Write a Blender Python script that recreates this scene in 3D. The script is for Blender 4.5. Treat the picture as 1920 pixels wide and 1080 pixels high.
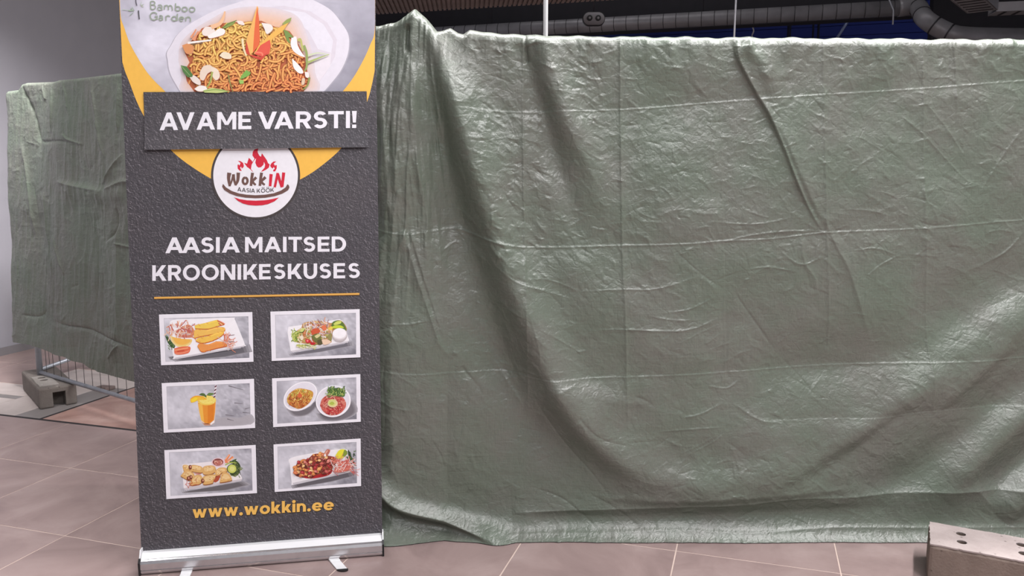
import bpy, bmesh, math, random
import numpy as np
from mathutils import Vector, Matrix
from mathutils.geometry import tessellate_polygon

for o in list(bpy.data.objects):
    bpy.data.objects.remove(o)
SC = bpy.context.scene
COL = SC.collection

# ------------------------------------------------------------------ camera, world, lights, exposure
F, PITCH, EYE = 1465.0, math.radians(8.08), 1.458
cam = bpy.data.objects.new('camera', bpy.data.cameras.new('camera'))
COL.objects.link(cam)
cam.location = (0, 0, EYE)
cam.rotation_euler = (math.pi / 2 - PITCH, 0, 0)
cam.data.sensor_width = 36.0
cam.data.lens = F / 1920 * 36
cam.data.clip_end = 200
SC.camera = cam

W = bpy.data.worlds.new('world')
SC.world = W
W.use_nodes = True
bg = W.node_tree.nodes['Background']
bg.inputs[0].default_value = (0.90, 0.90, 1.0, 1)
bg.inputs[1].default_value = 0.22

def area(name, loc, target, sx, sy, power, col=(1, 0.975, 0.985), spread=180):
    l = bpy.data.lights.new(name, 'AREA')
    l.shape = 'RECTANGLE'; l.size = sx; l.size_y = sy
    l.energy = power; l.color = col; l.spread = math.radians(spread)
    o = bpy.data.objects.new(name, l)
    COL.objects.link(o)
    o.location = loc
    d = Vector(target) - Vector(loc)
    o.rotation_euler = d.to_track_quat('-Z', 'Y').to_euler()
    return o

area('ceiling_strip_light', (2.7, 1.55, 5.0), (1.9, 2.0, 0), 4.4, 0.22, 405)
area('hall_strip_light', (0.7, -2.0, 4.6), (0.1, 1.2, 0.4), 4.5, 0.6, 160)
area('tarp_top_fill_light', (0.9, 3.5, 3.9), (0.9, 3.5, 0), 4.6, 0.2, 230)  # added unseen lamp, brightens the tarpaulin's top edge and back roll
area('side_tarp_fill_light', (-2.9, 3.0, 4.3), (-3.2, 3.8, 0), 1.2, 1.2, 44, spread=120)  # added fill lamp for the smaller tarpaulin at the left
area('blue_wall_fill_light', (8.0, 18.5, 8.0), (7.0, 24, 6.0), 8, 1, 430, col=(0.5, 0.58, 1.0))  # added bluish lamp so that the blue back wall shows
area('wall_washer', (-2.6, 4.3, 3.0), (-4.5, 6.0, 0.9), 0.25, 0.25, 31, spread=70)
area('duct_fill_light', (3.0, 13.6, 7.4), (3.6, 15.0, 4.4), 8, 0.3, 55)  # added unseen lamp that lights up the top of the duct

SC.view_settings.view_transform = 'Standard'
SC.view_settings.look = 'None'
SC.view_settings.gamma = 1
SC.view_settings.exposure = 0.0
SC.view_settings.use_curve_mapping = False

# ------------------------------------------------------------------ helpers
def sight(x, y):
    """direction from the camera's place through a point measured on the photograph"""
    cx, cy = (x - 960) / F, -(y - 540) / F
    return Vector((cx, math.cos(PITCH) + math.sin(PITCH) * cy, -math.sin(PITCH) + math.cos(PITCH) * cy))

CAMP = Vector((0, 0, EYE))

def on_plane(x, y, P, n):
    r = sight(x, y)
    return CAMP + r * ((Vector(P) - CAMP).dot(n) / r.dot(n))

def on_floor(x, y, z=0.0):
    return on_plane(x, y, (0, 0, z), Vector((0, 0, 1)))

def at_depth(x, y, Y):
    return on_plane(x, y, (0, Y, 0), Vector((0, 1, 0)))

def lin(c):
    return tuple(((v / 255 + 0.055) / 1.055) ** 2.4 if v > 10 else v / 255 / 12.92 for v in c[:3])

def props(o, label=None, cat=None, group=None, kind=None):
    if label: o['label'] = label
    if cat: o['category'] = cat
    if group: o['group'] = group
    if kind: o['kind'] = kind
    return o

def link(name, me, mat=None, parent=None):
    o = bpy.data.objects.new(name, me)
    COL.objects.link(o)
    if mat is not None and not me.materials:
        me.materials.append(mat)
    if parent is not None:
        o.parent = parent
    return o

def obj(name, bm, mat, parent=None, smooth=False):
    me = bpy.data.meshes.new(name)
    bm.normal_update()
    bm.to_mesh(me); bm.free()
    if smooth:
        for p in me.polygons: p.use_smooth = True
    return link(name, me, mat, parent)

def empty(name, loc=(0, 0, 0), rz=0):
    o = bpy.data.objects.new(name, None)
    COL.objects.link(o)
    o.location = loc; o.rotation_euler = (0, 0, rz)
    o.empty_display_size = 0.1
    return o

def add_box(bm, x0, x1, y0, y1, z0, z1, M=None, bevel=0.0):
    r = bmesh.ops.create_cube(bm, size=1)
    vs = r['verts']
    for v in vs:
        v.co = Vector(((x0 + x1) / 2 + v.co.x * (x1 - x0), (y0 + y1) / 2 + v.co.y * (y1 - y0), (z0 + z1) / 2 + v.co.z * (z1 - z0)))
    if bevel:
        es = list({e for v in vs for e in v.link_edges})
        g = bmesh.ops.bevel(bm, geom=es, offset=bevel, segments=2, affect='EDGES', profile=0.5)
        vs = list({v for f in g['faces'] for v in f.verts} | {v for v in vs if v.is_valid})
    if M is not None:
        for v in vs: v.co = M @ v.co
    return vs

def add_tube(bm, pts, r, n=12, caps=True):
    pts = [Vector(p) for p in pts]
    rings = []
    for i, p in enumerate(pts):
        if i == 0: d = pts[1] - pts[0]
        elif i == len(pts) - 1: d = pts[-1] - pts[-2]
        else: d = (pts[i + 1] - p).normalized() + (p - pts[i - 1]).normalized()
        d.normalize()
        a = d.cross(Vector((0, 0, 1)))
        if a.length < 1e-3: a = d.cross(Vector((1, 0, 0)))
        a.normalize(); b = d.cross(a)
        rr = r[i] if isinstance(r, (list, tuple)) else r
        rings.append([bm.verts.new(p + (a * math.cos(t) + b * math.sin(t)) * rr) for t in [2 * math.pi * k / n for k in range(n)]])
    for A, B in zip(rings, rings[1:]):
        for k in range(n):
            f = bm.faces.new((A[k], A[(k + 1) % n], B[(k + 1) % n], B[k])); f.smooth = True
    if caps:
        bm.faces.new(rings[0][::-1]); bm.faces.new(rings[-1])

# ------------------------------------------------------------------ materials
def new_mat(name):
    m = bpy.data.materials.new(name)
    m.use_nodes = True
    nt = m.node_tree
    return m, nt, nt.nodes['Principled BSDF']

def nd(nt, typ, **kw):
    n = nt.nodes.new(typ)
    for k, v in kw.items():
        if k.startswith('i_'):
            n.inputs[k[2:].replace('_', ' ')].default_value = v
        else:
            setattr(n, k, v)
    return n

def coords(nt, scale=(1, 1, 1), kind='Object'):
    t = nt.nodes.new('ShaderNodeTexCoord'); mp = nt.nodes.new('ShaderNodeMapping')
    mp.inputs['Scale'].default_value = scale
    nt.links.new(t.outputs[kind], mp.inputs['Vector'])
    return mp.outputs['Vector']

def ramp(nt, fac, stops):
    r = nt.nodes.new('ShaderNodeValToRGB')
    el = r.color_ramp.elements
    while len(el) < len(stops): el.new(0.5)
    for e, (p, c) in zip(el, stops):
        e.position = p; e.color = (*c, 1)
    nt.links.new(fac, r.inputs[0])
    return r.outputs[0]

def plain(name, rgb, rough=0.5, metal=0.0, var=0.12, scale=6.0, bump=0.0, bscale=60.0, spec=0.5):
    m, nt, b = new_mat(name)
    c = lin(rgb)
    v = coords(nt)
    n = nd(nt, 'ShaderNodeTexNoise', i_Scale=scale, i_Detail=5.0)
    nt.links.new(v, n.inputs['Vector'])
    col = ramp(nt, n.outputs['Fac'], [(0.3, tuple(x * (1 - var) for x in c)), (0.7, tuple(min(1, x * (1 + var)) for x in c))])
    nt.links.new(col, b.inputs['Base Color'])
    b.inputs['Roughness'].default_value = rough
    b.inputs['Metallic'].default_value = metal
    b.inputs['Specular IOR Level'].default_value = spec
    if bump:
        n2 = nd(nt, 'ShaderNodeTexNoise', i_Scale=bscale, i_Detail=4.0)
        nt.links.new(v, n2.inputs['Vector'])
        bp = nd(nt, 'ShaderNodeBump', i_Strength=bump, i_Distance=0.004)
        nt.links.new(n2.outputs['Fac'], bp.inputs['Height'])
        nt.links.new(bp.outputs[0], b.inputs['Normal'])
    return m

def tarp_material():
    m, nt, b = new_mat('green_tarpaulin')
    v = coords(nt)
    n = nd(nt, 'ShaderNodeTexNoise', i_Scale=3.0, i_Detail=6.0, i_Roughness=0.62)
    nt.links.new(v, n.inputs['Vector'])
    col = ramp(nt, n.outputs['Fac'], [(0.22, lin((91, 103, 89))), (0.45, lin((98, 106, 95))), (0.6, lin((102, 105, 97))), (0.8, lin((108, 117, 106)))])
    # woven tape: fine horizontal and vertical threads
    w1 = nd(nt, 'ShaderNodeTexNoise', i_Scale=1.0, i_Detail=2.0)
    v1 = coords(nt, (14, 14, 420)); nt.links.new(v1, w1.inputs['Vector'])
    w2 = nd(nt, 'ShaderNodeTexNoise', i_Scale=1.0, i_Detail=2.0)
    v2 = coords(nt, (420, 420, 14)); nt.links.new(v2, w2.inputs['Vector'])
    add = nd(nt, 'ShaderNodeMath', operation='ADD')
    nt.links.new(w1.outputs['Fac'], add.inputs[0]); nt.links.new(w2.outputs['Fac'], add.inputs[1])
    mx = nd(nt, 'ShaderNodeMix', data_type='RGBA', blend_type='OVERLAY')
    mx.inputs['Factor'].default_value = 0.35
    wc = ramp(nt, add.outputs[0], [(0.35, (0.3, 0.3, 0.3)), (0.65, (0.7, 0.7, 0.7))])
    hl = nd(nt, 'ShaderNodeMath', operation='MULTIPLY'); hl.inputs[1].default_value = 0.5
    nt.links.new(add.outputs[0], hl.inputs[0])
    wc = ramp(nt, hl.outputs[0], [(0.35, (0.32, 0.32, 0.32)), (0.65, (0.68, 0.68, 0.68))])
    nt.links.new(col, mx.inputs['A']); nt.links.new(wc, mx.inputs['B'])
    nt.links.new(mx.outputs['Result'], b.inputs['Base Color'])
    b.inputs['Roughness'].default_value = 0.39
    b.inputs['Specular IOR Level'].default_value = 0.65
    # fine crumple relief
    c1 = nd(nt, 'ShaderNodeTexVoronoi', feature='DISTANCE_TO_EDGE', i_Scale=26.0)
    nz = nd(nt, 'ShaderNodeTexNoise', i_Scale=9.0, i_Detail=3.0)
    vv = coords(nt, (1, 1, 1)); nt.links.new(vv, nz.inputs['Vector'])
    ma = nd(nt, 'ShaderNodeVectorMath', operation='MULTIPLY_ADD')
    ma.inputs[1].default_value = (0.12, 0.12, 0.12)
    nt.links.new(nz.outputs['Color'], ma.inputs[0]); nt.links.new(vv, ma.inputs[2])
    nt.links.new(ma.outputs[0], c1.inputs['Vector'])
    n3 = nd(nt, 'ShaderNodeTexNoise', i_Scale=55.0, i_Detail=4.0, i_Distortion=1.2)
    nt.links.new(vv, n3.inputs['Vector'])
    mi = nd(nt, 'ShaderNodeMath', operation='MINIMUM'); mi.inputs[1].default_value = 0.16
    nt.links.new(c1.outputs['Distance'], mi.inputs[0])
    s1 = nd(nt, 'ShaderNodeMath', operation='MULTIPLY'); s1.inputs[1].default_value = 1.0
    nt.links.new(mi.outputs[0], s1.inputs[0])
    s2 = nd(nt, 'ShaderNodeMath', operation='MULTIPLY_ADD'); s2.inputs[1].default_value = 0.55
    nt.links.new(n3.outputs['Fac'], s2.inputs[0]); nt.links.new(s1.outputs[0], s2.inputs[2])
    bp = nd(nt, 'ShaderNodeBump', i_Strength=0.5, i_Distance=0.006)
    nt.links.new(s2.outputs[0], bp.inputs['Height'])
    bp2 = nd(nt, 'ShaderNodeBump', i_Strength=0.25, i_Distance=0.0012)
    nt.links.new(add.outputs[0], bp2.inputs['Height']); nt.links.new(bp.outputs[0], bp2.inputs['Normal'])
    nt.links.new(bp2.outputs[0], b.inputs['Normal'])
    return m

def tile_material(name, ca, cb, cc, rough=0.42):
    m, nt, b = new_mat(name)
    v = coords(nt)
    oi = nd(nt, 'ShaderNodeObjectInfo')
    off = nd(nt, 'ShaderNodeVectorMath', operation='SCALE'); off.inputs['Scale'].default_value = 37.0
    cmb = nd(nt, 'ShaderNodeCombineXYZ')
    nt.links.new(oi.outputs['Random'], cmb.inputs[0]); nt.links.new(oi.outputs['Random'], cmb.inputs[1])
    nt.links.new(cmb.outputs[0], off.inputs[0])
    ad = nd(nt, 'ShaderNodeVectorMath', operation='ADD')
    nt.links.new(v, ad.inputs[0]); nt.links.new(off.outputs[0], ad.inputs[1])
    n = nd(nt, 'ShaderNodeTexNoise', i_Scale=3.2, i_Detail=5.0, i_Roughness=0.62, i_Distortion=0.6)
    nt.links.new(ad.outputs[0], n.inputs['Vector'])
    col = ramp(nt, n.outputs['Fac'], [(0.28, lin(ca)), (0.5, lin(cb)), (0.72, lin(cc))])
    nt.links.new(col, b.inputs['Base Color'])
    n2 = nd(nt, 'ShaderNodeTexNoise', i_Scale=140.0, i_Detail=3.0)
    nt.links.new(ad.outputs[0], n2.inputs['Vector'])
    bp = nd(nt, 'ShaderNodeBump', i_Strength=0.12, i_Distance=0.002)
    nt.links.new(n2.outputs['Fac'], bp.inputs['Height']); nt.links.new(bp.outputs[0], b.inputs['Normal'])
    b.inputs['Roughness'].default_value = rough
    return m

def concrete(name, a, c):
    m, nt, b = new_mat(name)
    v = coords(nt)
    n = nd(nt, 'ShaderNodeTexNoise', i_Scale=9.0, i_Detail=8.0, i_Roughness=0.65)
    nt.links.new(v, n.inputs['Vector'])
    col = ramp(nt, n.outputs['Fac'], [(0.28, lin(a)), (0.72, lin(c))])
    vo = nd(nt, 'ShaderNodeTexVoronoi', i_Scale=26.0)
    nt.links.new(v, vo.inputs['Vector'])
    pits = ramp(nt, vo.outputs['Distance'], [(0.06, (0.35, 0.33, 0.32)), (0.14, (1, 1, 1))])
    mx = nd(nt, 'ShaderNodeMix', data_type='RGBA', blend_type='MULTIPLY'); mx.inputs['Factor'].default_value = 0.8
    nt.links.new(col, mx.inputs['A']); nt.links.new(pits, mx.inputs['B'])
    # pale mortar smears
    n4 = nd(nt, 'ShaderNodeTexNoise', i_Scale=11.0, i_Detail=6.0, i_Roughness=0.7)
    v4 = coords(nt, (1, 1, 2.2)); nt.links.new(v4, n4.inputs['Vector'])
    sm = ramp(nt, n4.outputs['Fac'], [(0.66, (0, 0, 0)), (0.72, (1, 1, 1))])
    mx2 = nd(nt, 'ShaderNodeMix', data_type='RGBA')
    nt.links.new(sm, mx2.inputs['Factor']); nt.links.new(mx.outputs['Result'], mx2.inputs['A'])
    mx2.inputs['B'].default_value = (*lin((196, 188, 180)), 1)
    nt.links.new(mx2.outputs['Result'], b.inputs['Base Color'])
    n2 = nd(nt, 'ShaderNodeTexNoise', i_Scale=120.0, i_Detail=5.0)
    nt.links.new(v, n2.inputs['Vector'])
    bp = nd(nt, 'ShaderNodeBump', i_Strength=0.5, i_Distance=0.004)
    nt.links.new(n2.outputs['Fac'], bp.inputs['Height']); nt.links.new(bp.outputs[0], b.inputs['Normal'])
    b.inputs['Roughness'].default_value = 0.9
    return m

def stone_print_material():
    """the slate-textured black print of the banner"""
    m, nt, b = new_mat('slate_print')
    v = coords(nt, (1, 1, 1))
    def layer(scale, d):
        outs = []
        for k in (0, 1):
            mp = nd(nt, 'ShaderNodeMapping'); mp.inputs['Location'].default_value = (d * k, 0, d * k)
            nt.links.new(v, mp.inputs['Vector'])
            n = nd(nt, 'ShaderNodeTexNoise', i_Scale=scale, i_Detail=3.0, i_Distortion=0.7)
            nt.links.new(mp.outputs[0], n.inputs['Vector']); outs.append(n)
        s = nd(nt, 'ShaderNodeMath', operation='SUBTRACT')
        nt.links.new(outs[0].outputs['Fac'], s.inputs[0]); nt.links.new(outs[1].outputs['Fac'], s.inputs[1])
        return s
    a = layer(165.0, 0.0016); c = layer(70.0, 0.0022)
    s = nd(nt, 'ShaderNodeMath', operation='ADD')
    nt.links.new(a.outputs[0], s.inputs[0]); nt.links.new(c.outputs[0], s.inputs[1])
    s2 = nd(nt, 'ShaderNodeMath', operation='ADD'); s2.inputs[1].default_value = 0.5
    nt.links.new(s.outputs[0], s2.inputs[0])
    col = ramp(nt, s2.outputs[0], [(0.2, lin((52, 51, 55))), (0.44, lin((72, 70, 74))), (0.58, lin((79, 77, 81))), (0.84, lin((140, 137, 142)))])
    n = nd(nt, 'ShaderNodeTexNoise', i_Scale=3.0, i_Detail=4.0)
    nt.links.new(v, n.inputs['Vector'])
    tint = ramp(nt, n.outputs['Fac'], [(0.3, (0.88, 0.88, 0.92)), (0.7, (1.04, 1.0, 1.0))])
    mx = nd(nt, 'ShaderNodeMix', data_type='RGBA', blend_type='MULTIPLY'); mx.inputs['Factor'].default_value = 1
    nt.links.new(col, mx.inputs['A']); nt.links.new(tint, mx.inputs['B'])
    nt.links.new(mx.outputs['Result'], b.inputs['Base Color'])
    b.inputs['Roughness'].default_value = 0.55
    b.inputs['Specular IOR Level'].default_value = 0.35
    return m

def print_material():
    m, nt, b = new_mat('printed_ink')
    a = nd(nt, 'ShaderNodeVertexColor', layer_name='ink')
    v = coords(nt)
    n = nd(nt, 'ShaderNodeTexNoise', i_Scale=60.0, i_Detail=3.0)
    nt.links.new(v, n.inputs['Vector'])
    t = ramp(nt, n.outputs['Fac'], [(0.3, (0.95, 0.95, 0.95)), (0.7, (1.0, 1.0, 1.0))])
    mx = nd(nt, 'ShaderNodeMix', data_type='RGBA', blend_type='MULTIPLY'); mx.inputs['Factor'].default_value = 1
    nt.links.new(a.outputs['Color'], mx.inputs['A']); nt.links.new(t, mx.inputs['B'])
    nt.links.new(mx.outputs['Result'], b.inputs['Base Color'])
    b.inputs['Roughness'].default_value = 0.5
    b.inputs['Specular IOR Level'].default_value = 0.3
    return m

M = dict(
    tarp=tarp_material(),
    tile=tile_material('brown_tile', (130, 111, 109), (148, 128, 125), (162, 143, 140)),
    tile_far=tile_material('brown_tile_far', (132, 114, 110), (144, 124, 120), (154, 134, 129)),
    pale=tile_material('pale_tile', (176, 165, 160), (190, 178, 173), (204, 193, 188)),
    grey=tile_material('grey_tile', (124, 118, 116), (134, 128, 126), (146, 140, 138)),
    terra=tile_material('terracotta_sheet', (136, 104, 95), (164, 130, 120), (190, 160, 150), rough=0.35),
    grout=plain('grout', (196, 176, 166), 0.9),
    joint=plain('black_joint', (40, 36, 38), 0.7),
    wall=plain('painted_wall', (134, 132, 138), 0.75, var=0.02, bump=0.06, bscale=90),
    skirting=plain('skirting', (112, 108, 110), 0.6),
    black=plain('black_ceiling', (34, 32, 38), 0.85),
    blue=plain('blue_wall', (44, 58, 128), 0.7, var=0.15, scale=0.6),
    duct=plain('galvanised_duct', (138, 136, 140), 0.45, metal=0.25, var=0.2, scale=3),
    duct_dark=plain('duct_collar', (60, 58, 62), 0.5, metal=0.5),
    soffit=plain('brown_soffit', (112, 97, 93), 0.7),
    steel=plain('galvanised_steel', (166, 170, 178), 0.38, metal=0.3, var=0.15, scale=25),
    wire=plain('fence_wire', (120, 118, 120), 0.5, metal=0.5),
    alu=plain('brushed_aluminium', (205, 203, 205), 0.24, metal=0.85, var=0.05, scale=40),
    alu_white=plain('satin_aluminium', (236, 236, 238), 0.4, metal=0.2, var=0.02),
    plastic=plain('black_plastic', (24, 23, 25), 0.45),
    white=plain('white_paint', (238, 238, 240), 0.4, var=0.02),
    skin=concrete('pale_lit_mortar', (150, 138, 135), (172, 160, 157)),  # ragged mortar layer, its paleness also standing in for light on the block top
    skin_grey=concrete('grey_mortar', (138, 132, 126), (160, 154, 148)),
    concrete=concrete('grey_concrete', (100, 93, 88), (122, 114, 108)),
    concrete_shaded=concrete('shaded_pink_concrete', (108, 95, 87), (132, 118, 109)),  # block body, darkened to put the shade of its front into the colour
    slate=stone_print_material(),
    ink=print_material(),
)

# ------------------------------------------------------------------ floor and its tiles
D1 = Vector((0.29386, 0.95585, 0)); D2 = Vector((0.95585, -0.29386, 0))
NODE = Vector((0.646, 2.902, 0)); TS = 0.603
FLOOR_ROT = math.atan2(D2.y, D2.x)
def grid(u, v, z=0.0):
    p = NODE + D2 * (u * TS) + D1 * (v * TS)
    return Vector((p.x, p.y, z))

floor = empty('floor', NODE, FLOOR_ROT)
props(floor, kind='structure')
bm = bmesh.new(); add_box(bm, -11 * TS, 12 * TS, -9 * TS, 40 * TS, -0.10, -0.0012)
obj('screed', bm, M['grout'], floor)

def tile_mesh(name, w, d, mat, gap=0.0052):
    bm = bmesh.new()
    add_box(bm, gap / 2, w - gap / 2, gap / 2, d - gap / 2, -0.02, 0.0, bevel=0.0008)
    me = bpy.data.meshes.new(name); bm.to_mesh(me); bm.free()
    me.materials.append(mat)
    return me
full = tile_mesh('tile', TS, TS, M['tile'])
cut = tile_mesh('tile', TS, TS * 0.945, M['tile'])
far = tile_mesh('tile', TS, TS, M['tile_far'])
far_cut = tile_mesh('tile', TS, TS * 0.80, M['tile_far'])
def put(name, me, u, v):
    t = link(name, me, None, floor); t.location = (u * TS, v * TS, 0)
    return t
for u in range(-9, 6):
    for v in range(-5, 1):
        put('tile', cut if v == 0 else full, u, v)
for u in range(-11, -6):
    for v in range(3, 9):
        put('tile', far, u + 0.25, v - 0.25)
for u in range(-11, -8):
    put('tile', far_cut, u + 0.25, 1.95)
# the other floor beyond the black joint
def sheet(name, u0, u1, v0, v1, mat, z=0.0):
    bm = bmesh.new(); add_box(bm, u0 * TS, u1 * TS, v0 * TS, v1 * TS, -0.02, z, bevel=0.0006)
    return obj(name, bm, mat, floor)
sheet('joint', -11, 6, 0.945, 0.985, M['joint'], -0.0005)
sheet('joint', -6.425, -6.385, 0.985, 4.2, M['joint'], -0.0005)
sheet('grey_border', -6.75, -6.425, 0.985, 2.14, M['grey'])
sheet('terracotta_sheet', -6.385, -2.6, 0.985, 3.6, M['terra'])
for a, b in ((-7.28, -6.752), (-8.30, -7.284), (-9.32, -8.304)):
    sheet('pale_tile', a, b, 0.987, 1.45 if a < -7.3 else 2.14, M['pale'])
sheet('grey_border', -9.32, -7.284, 1.454, 1.56, M['grey'])
for a, b in ((-8.30, -7.284), (-9.32, -8.304)):
    sheet('pale_tile', a, b, 1.564, 1.94, M['pale'])
sheet('pale_tile', -7.74, -6.415, 2.144, 2.58, M['pale'])
sheet('pale_border', -7.74, -6.415, 2.584, 2.72, M['pale'])
sheet('tile', -7.74, -7.284, 1.95, 2.14, M['tile_far'])

# ------------------------------------------------------------------ walls and ceiling
CEIL = 7.6
def wall_box(name, u0, u1, v0, v1, z0, z1, mat):
    bm = bmesh.new(); add_box(bm, u0 * TS, u1 * TS, v0 * TS, v1 * TS, z0, z1)
    o = obj(name, bm, mat); o.location = NODE; o.rotation_euler = (0, 0, FLOOR_ROT)
    return props(o, kind='structure')
wall_box('wall_left', -9.75, -9.36, -6, 9, 0, CEIL, M['wall'])
wall_box('baseboard_left', -9.36, -9.335, -6, 9, 0, 0.065, M['skirting'])
wall_box('ceiling', -12, 22, -8, 38, CEIL, CEIL + .1, M['black'])
wall_box('wall_back', -12, 22, 36, 36.4, 0, CEIL, M['blue'])
# cladding boards on the blue wall
for k in range(14):
    wall_box('trim_%d' % (k + 1), -12, 22, 35.93, 36, 2.9 + k * 0.28, 2.9 + k * 0.28 + 0.265, M['blue'])

# ------------------------------------------------------------------ tarpaulins
class Noise:
    def __init__(s, seed):
        s.t = np.random.RandomState(seed).rand(256, 256)
    def __call__(s, x, y):
        xi = np.floor(x).astype(int); yi = np.floor(y).astype(int)
        fx = x - xi; fy = y - yi
        fx = fx * fx * fx * (fx * (fx * 6 - 15) + 10); fy = fy * fy * fy * (fy * (fy * 6 - 15) + 10)
        t = s.t
        a = t[xi & 255, yi & 255]; b = t[(xi + 1) & 255, yi & 255]
        c = t[xi & 255, (yi + 1) & 255]; d = t[(xi + 1) & 255, (yi + 1) & 255]
        return (a * (1 - fx) + b * fx) * (1 - fy) + (c * (1 - fx) + d * fx) * fy

def smooth_poly(pts, n=10):
    """Catmull-Rom through the points"""
    P = [np.array(p, float) for p in pts]
    if len(P) < 3: return P
    P = [2 * P[0] - P[1]] + P + [2 * P[-1] - P[-2]]
    out = []
    for i in range(1, len(P) - 2):
        a, b, c, d = P[i - 1:i + 3]
        for k in range(n):
            t = k / n
            out.append(0.5 * ((2 * b) + (c - a) * t + (2 * a - 5 * b + 4 * c - d) * t * t + (3 * b - a - 3 * c + d) * t ** 3))
    out.append(P[-2])
    return out

class Relief:
    """height field of folds over a sheet; u, v are pattern coordinates (about 2.1 mm each)"""
    def __init__(s, U, V):
        s.U = U.ravel(); s.V = V.ravel(); s.D = np.zeros_like(s.U)
    def near(s, poly, reach):
        P = np.array(poly, float)
        m = (s.U > P[:, 0].min() - reach) & (s.U < P[:, 0].max() + reach) & (s.V > P[:, 1].min() - reach) & (s.V < P[:, 1].max() + reach)
        idx = np.nonzero(m)[0]
        u, v = s.U[idx], s.V[idx]
        best = np.full(idx.shape, 1e9); side = np.zeros(idx.shape); arc = np.zeros(idx.shape)
        L = 0.0; segs = np.linalg.norm(np.diff(P, axis=0), axis=1); tot = segs.sum()
        for i in range(len(P) - 1):
            a = P[i]; d = P[i + 1] - a; l = max(segs[i], 1e-6)
            t = np.clip(((u - a[0]) * d[0] + (v - a[1]) * d[1]) / (l * l), 0, 1)
            ex = u - a[0] - t * d[0]; ey = v - a[1] - t * d[1]
            q = np.hypot(ex, ey)
            k = q < best
            best[k] = q[k]; side[k] = np.sign(d[0] * ey - d[1] * ex)[k]; arc[k] = ((L + t * l) / tot)[k]
            L += l
        return idx, best, side, arc
    def _taper(s, arc, taper):
        a, b = taper
        w = np.ones_like(arc)
        if a > 0: w *= np.clip(arc / a, 0, 1) ** 0.8
        if b > 0: w *= np.clip((1 - arc) / b, 0, 1) ** 0.8
        return w
    def ridge(s, poly, wl, wr, a, taper=(0.2, 0.2), sm=True):
        """rounded fold; wl/wr widths left and right of the travel direction (v points down, so right of travel has side > 0)"""
        P = smooth_poly(poly) if sm else poly
        idx, d, side, arc = s.near(P, 3 * max(wl, wr))
        w = np.where(side > 0, wr, wl)
        s.D[idx] += a * np.exp(-(d / w) ** 2) * s._taper(arc, taper)
    def cusp(s, poly, wl, wr, a, taper=(0.1, 0.1), sm=True):
        P = smooth_poly(poly, 6) if sm else poly
        idx, d, side, arc = s.near(P, 4 * max(wl, wr))
        w = np.where(side > 0, wr, wl)
        s.D[idx] += a * np.exp(-d / w) * s._taper(arc, taper)
    def noise(s, seed, su, sv, a, ridged=False, ang=0.0, mask=None):
        n = Noise(seed)
        c, q = math.cos(ang), math.sin(ang)
        x = (s.U * c + s.V * q) / su + 50.3; y = (-s.U * q + s.V * c) / sv + 91.7
        h = n(x, y)
        h = (1 - np.abs(2 * h - 1)) ** 1.5 if ridged else h - 0.5
        s.D += a * h * (1 if mask is None else mask)

def build_tarp(name, base, s0, s1, ns, zb, zt, nz, relief, back=0.25, roll=0.034, shear=(0, 0)):
    """base(s) -> x, y, nx, ny of the hanging sheet; zb/zt give the lower and upper edge; the sheet then rolls over the rail and hangs down behind"""
    S = np.linspace(s0, s1, ns)
    X, Y, NX, NY = base(S)
    ZB, ZT = zb(S), zt(S)
    t = np.linspace(0, 1, nz)
    Xg = np.repeat(X[None], nz, 0); Yg = np.repeat(Y[None], nz, 0)
    Zg = ZB[None] + (ZT - roll - ZB)[None] * t[:, None]
    Xg = Xg + shear[0] * (2.0 - Zg); Yg = Yg + shear[1] * (2.0 - Zg)
    rx = Xg; ry = Yg; rz = Zg - EYE
    fw = ry * math.cos(PITCH) - rz * math.sin(PITCH); up = ry * math.sin(PITCH) + rz * math.cos(PITCH)
    U = 960 + F * rx / fw; V = 540 - F * up / fw
    R = Relief(U, V)
    relief(R, Xg.ravel(), Zg.ravel())
    D = R.D.reshape(nz, ns)
    Xo = Xg + NX[None] * D; Yo = Yg + NY[None] * D
    rows = [np.stack([Xo, Yo, Zg], -1)]
    top = D[-1]
    nr = 10
    for k in range(1, nr + 1):
        a = math.pi * k / nr
        off = roll * (1 - math.cos(a)); z = ZT - roll + roll * math.sin(a)
        dd = top * max(0, 1 - k / nr * 1.0)
        rows.append(np.stack([X + NX * (dd - off), Y + NY * (dd - off), z], -1)[None])
    for k in range(1, 5):
        z = ZT - roll - back * k / 4
        rows.append(np.stack([X - NX * 2 * roll, Y - NY * 2 * roll, z], -1)[None])
    G = np.concatenate(rows, 0)
    nrow = G.shape[0]
    co = G.reshape(-1, 3)
    i = np.arange(nrow - 1)[:, None] * ns + np.arange(ns - 1)[None]
    quads = np.stack([i, i + 1, i + ns + 1, i + ns], -1).reshape(-1, 4)
    me = bpy.data.meshes.new(name)
    me.vertices.add(len(co)); me.vertices.foreach_set('co', co.astype(np.float32).ravel())
    me.loops.add(quads.size); me.loops.foreach_set('vertex_index', quads.astype(np.int32).ravel())
    me.polygons.add(len(quads)); me.polygons.foreach_set('loop_start', np.arange(0, quads.size, 4, dtype=np.int32))
    me.polygons.foreach_set('use_smooth', np.ones(len(quads), bool))
    me.update(); me.validate()
    return link(name, me, M['tarp'])

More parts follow.
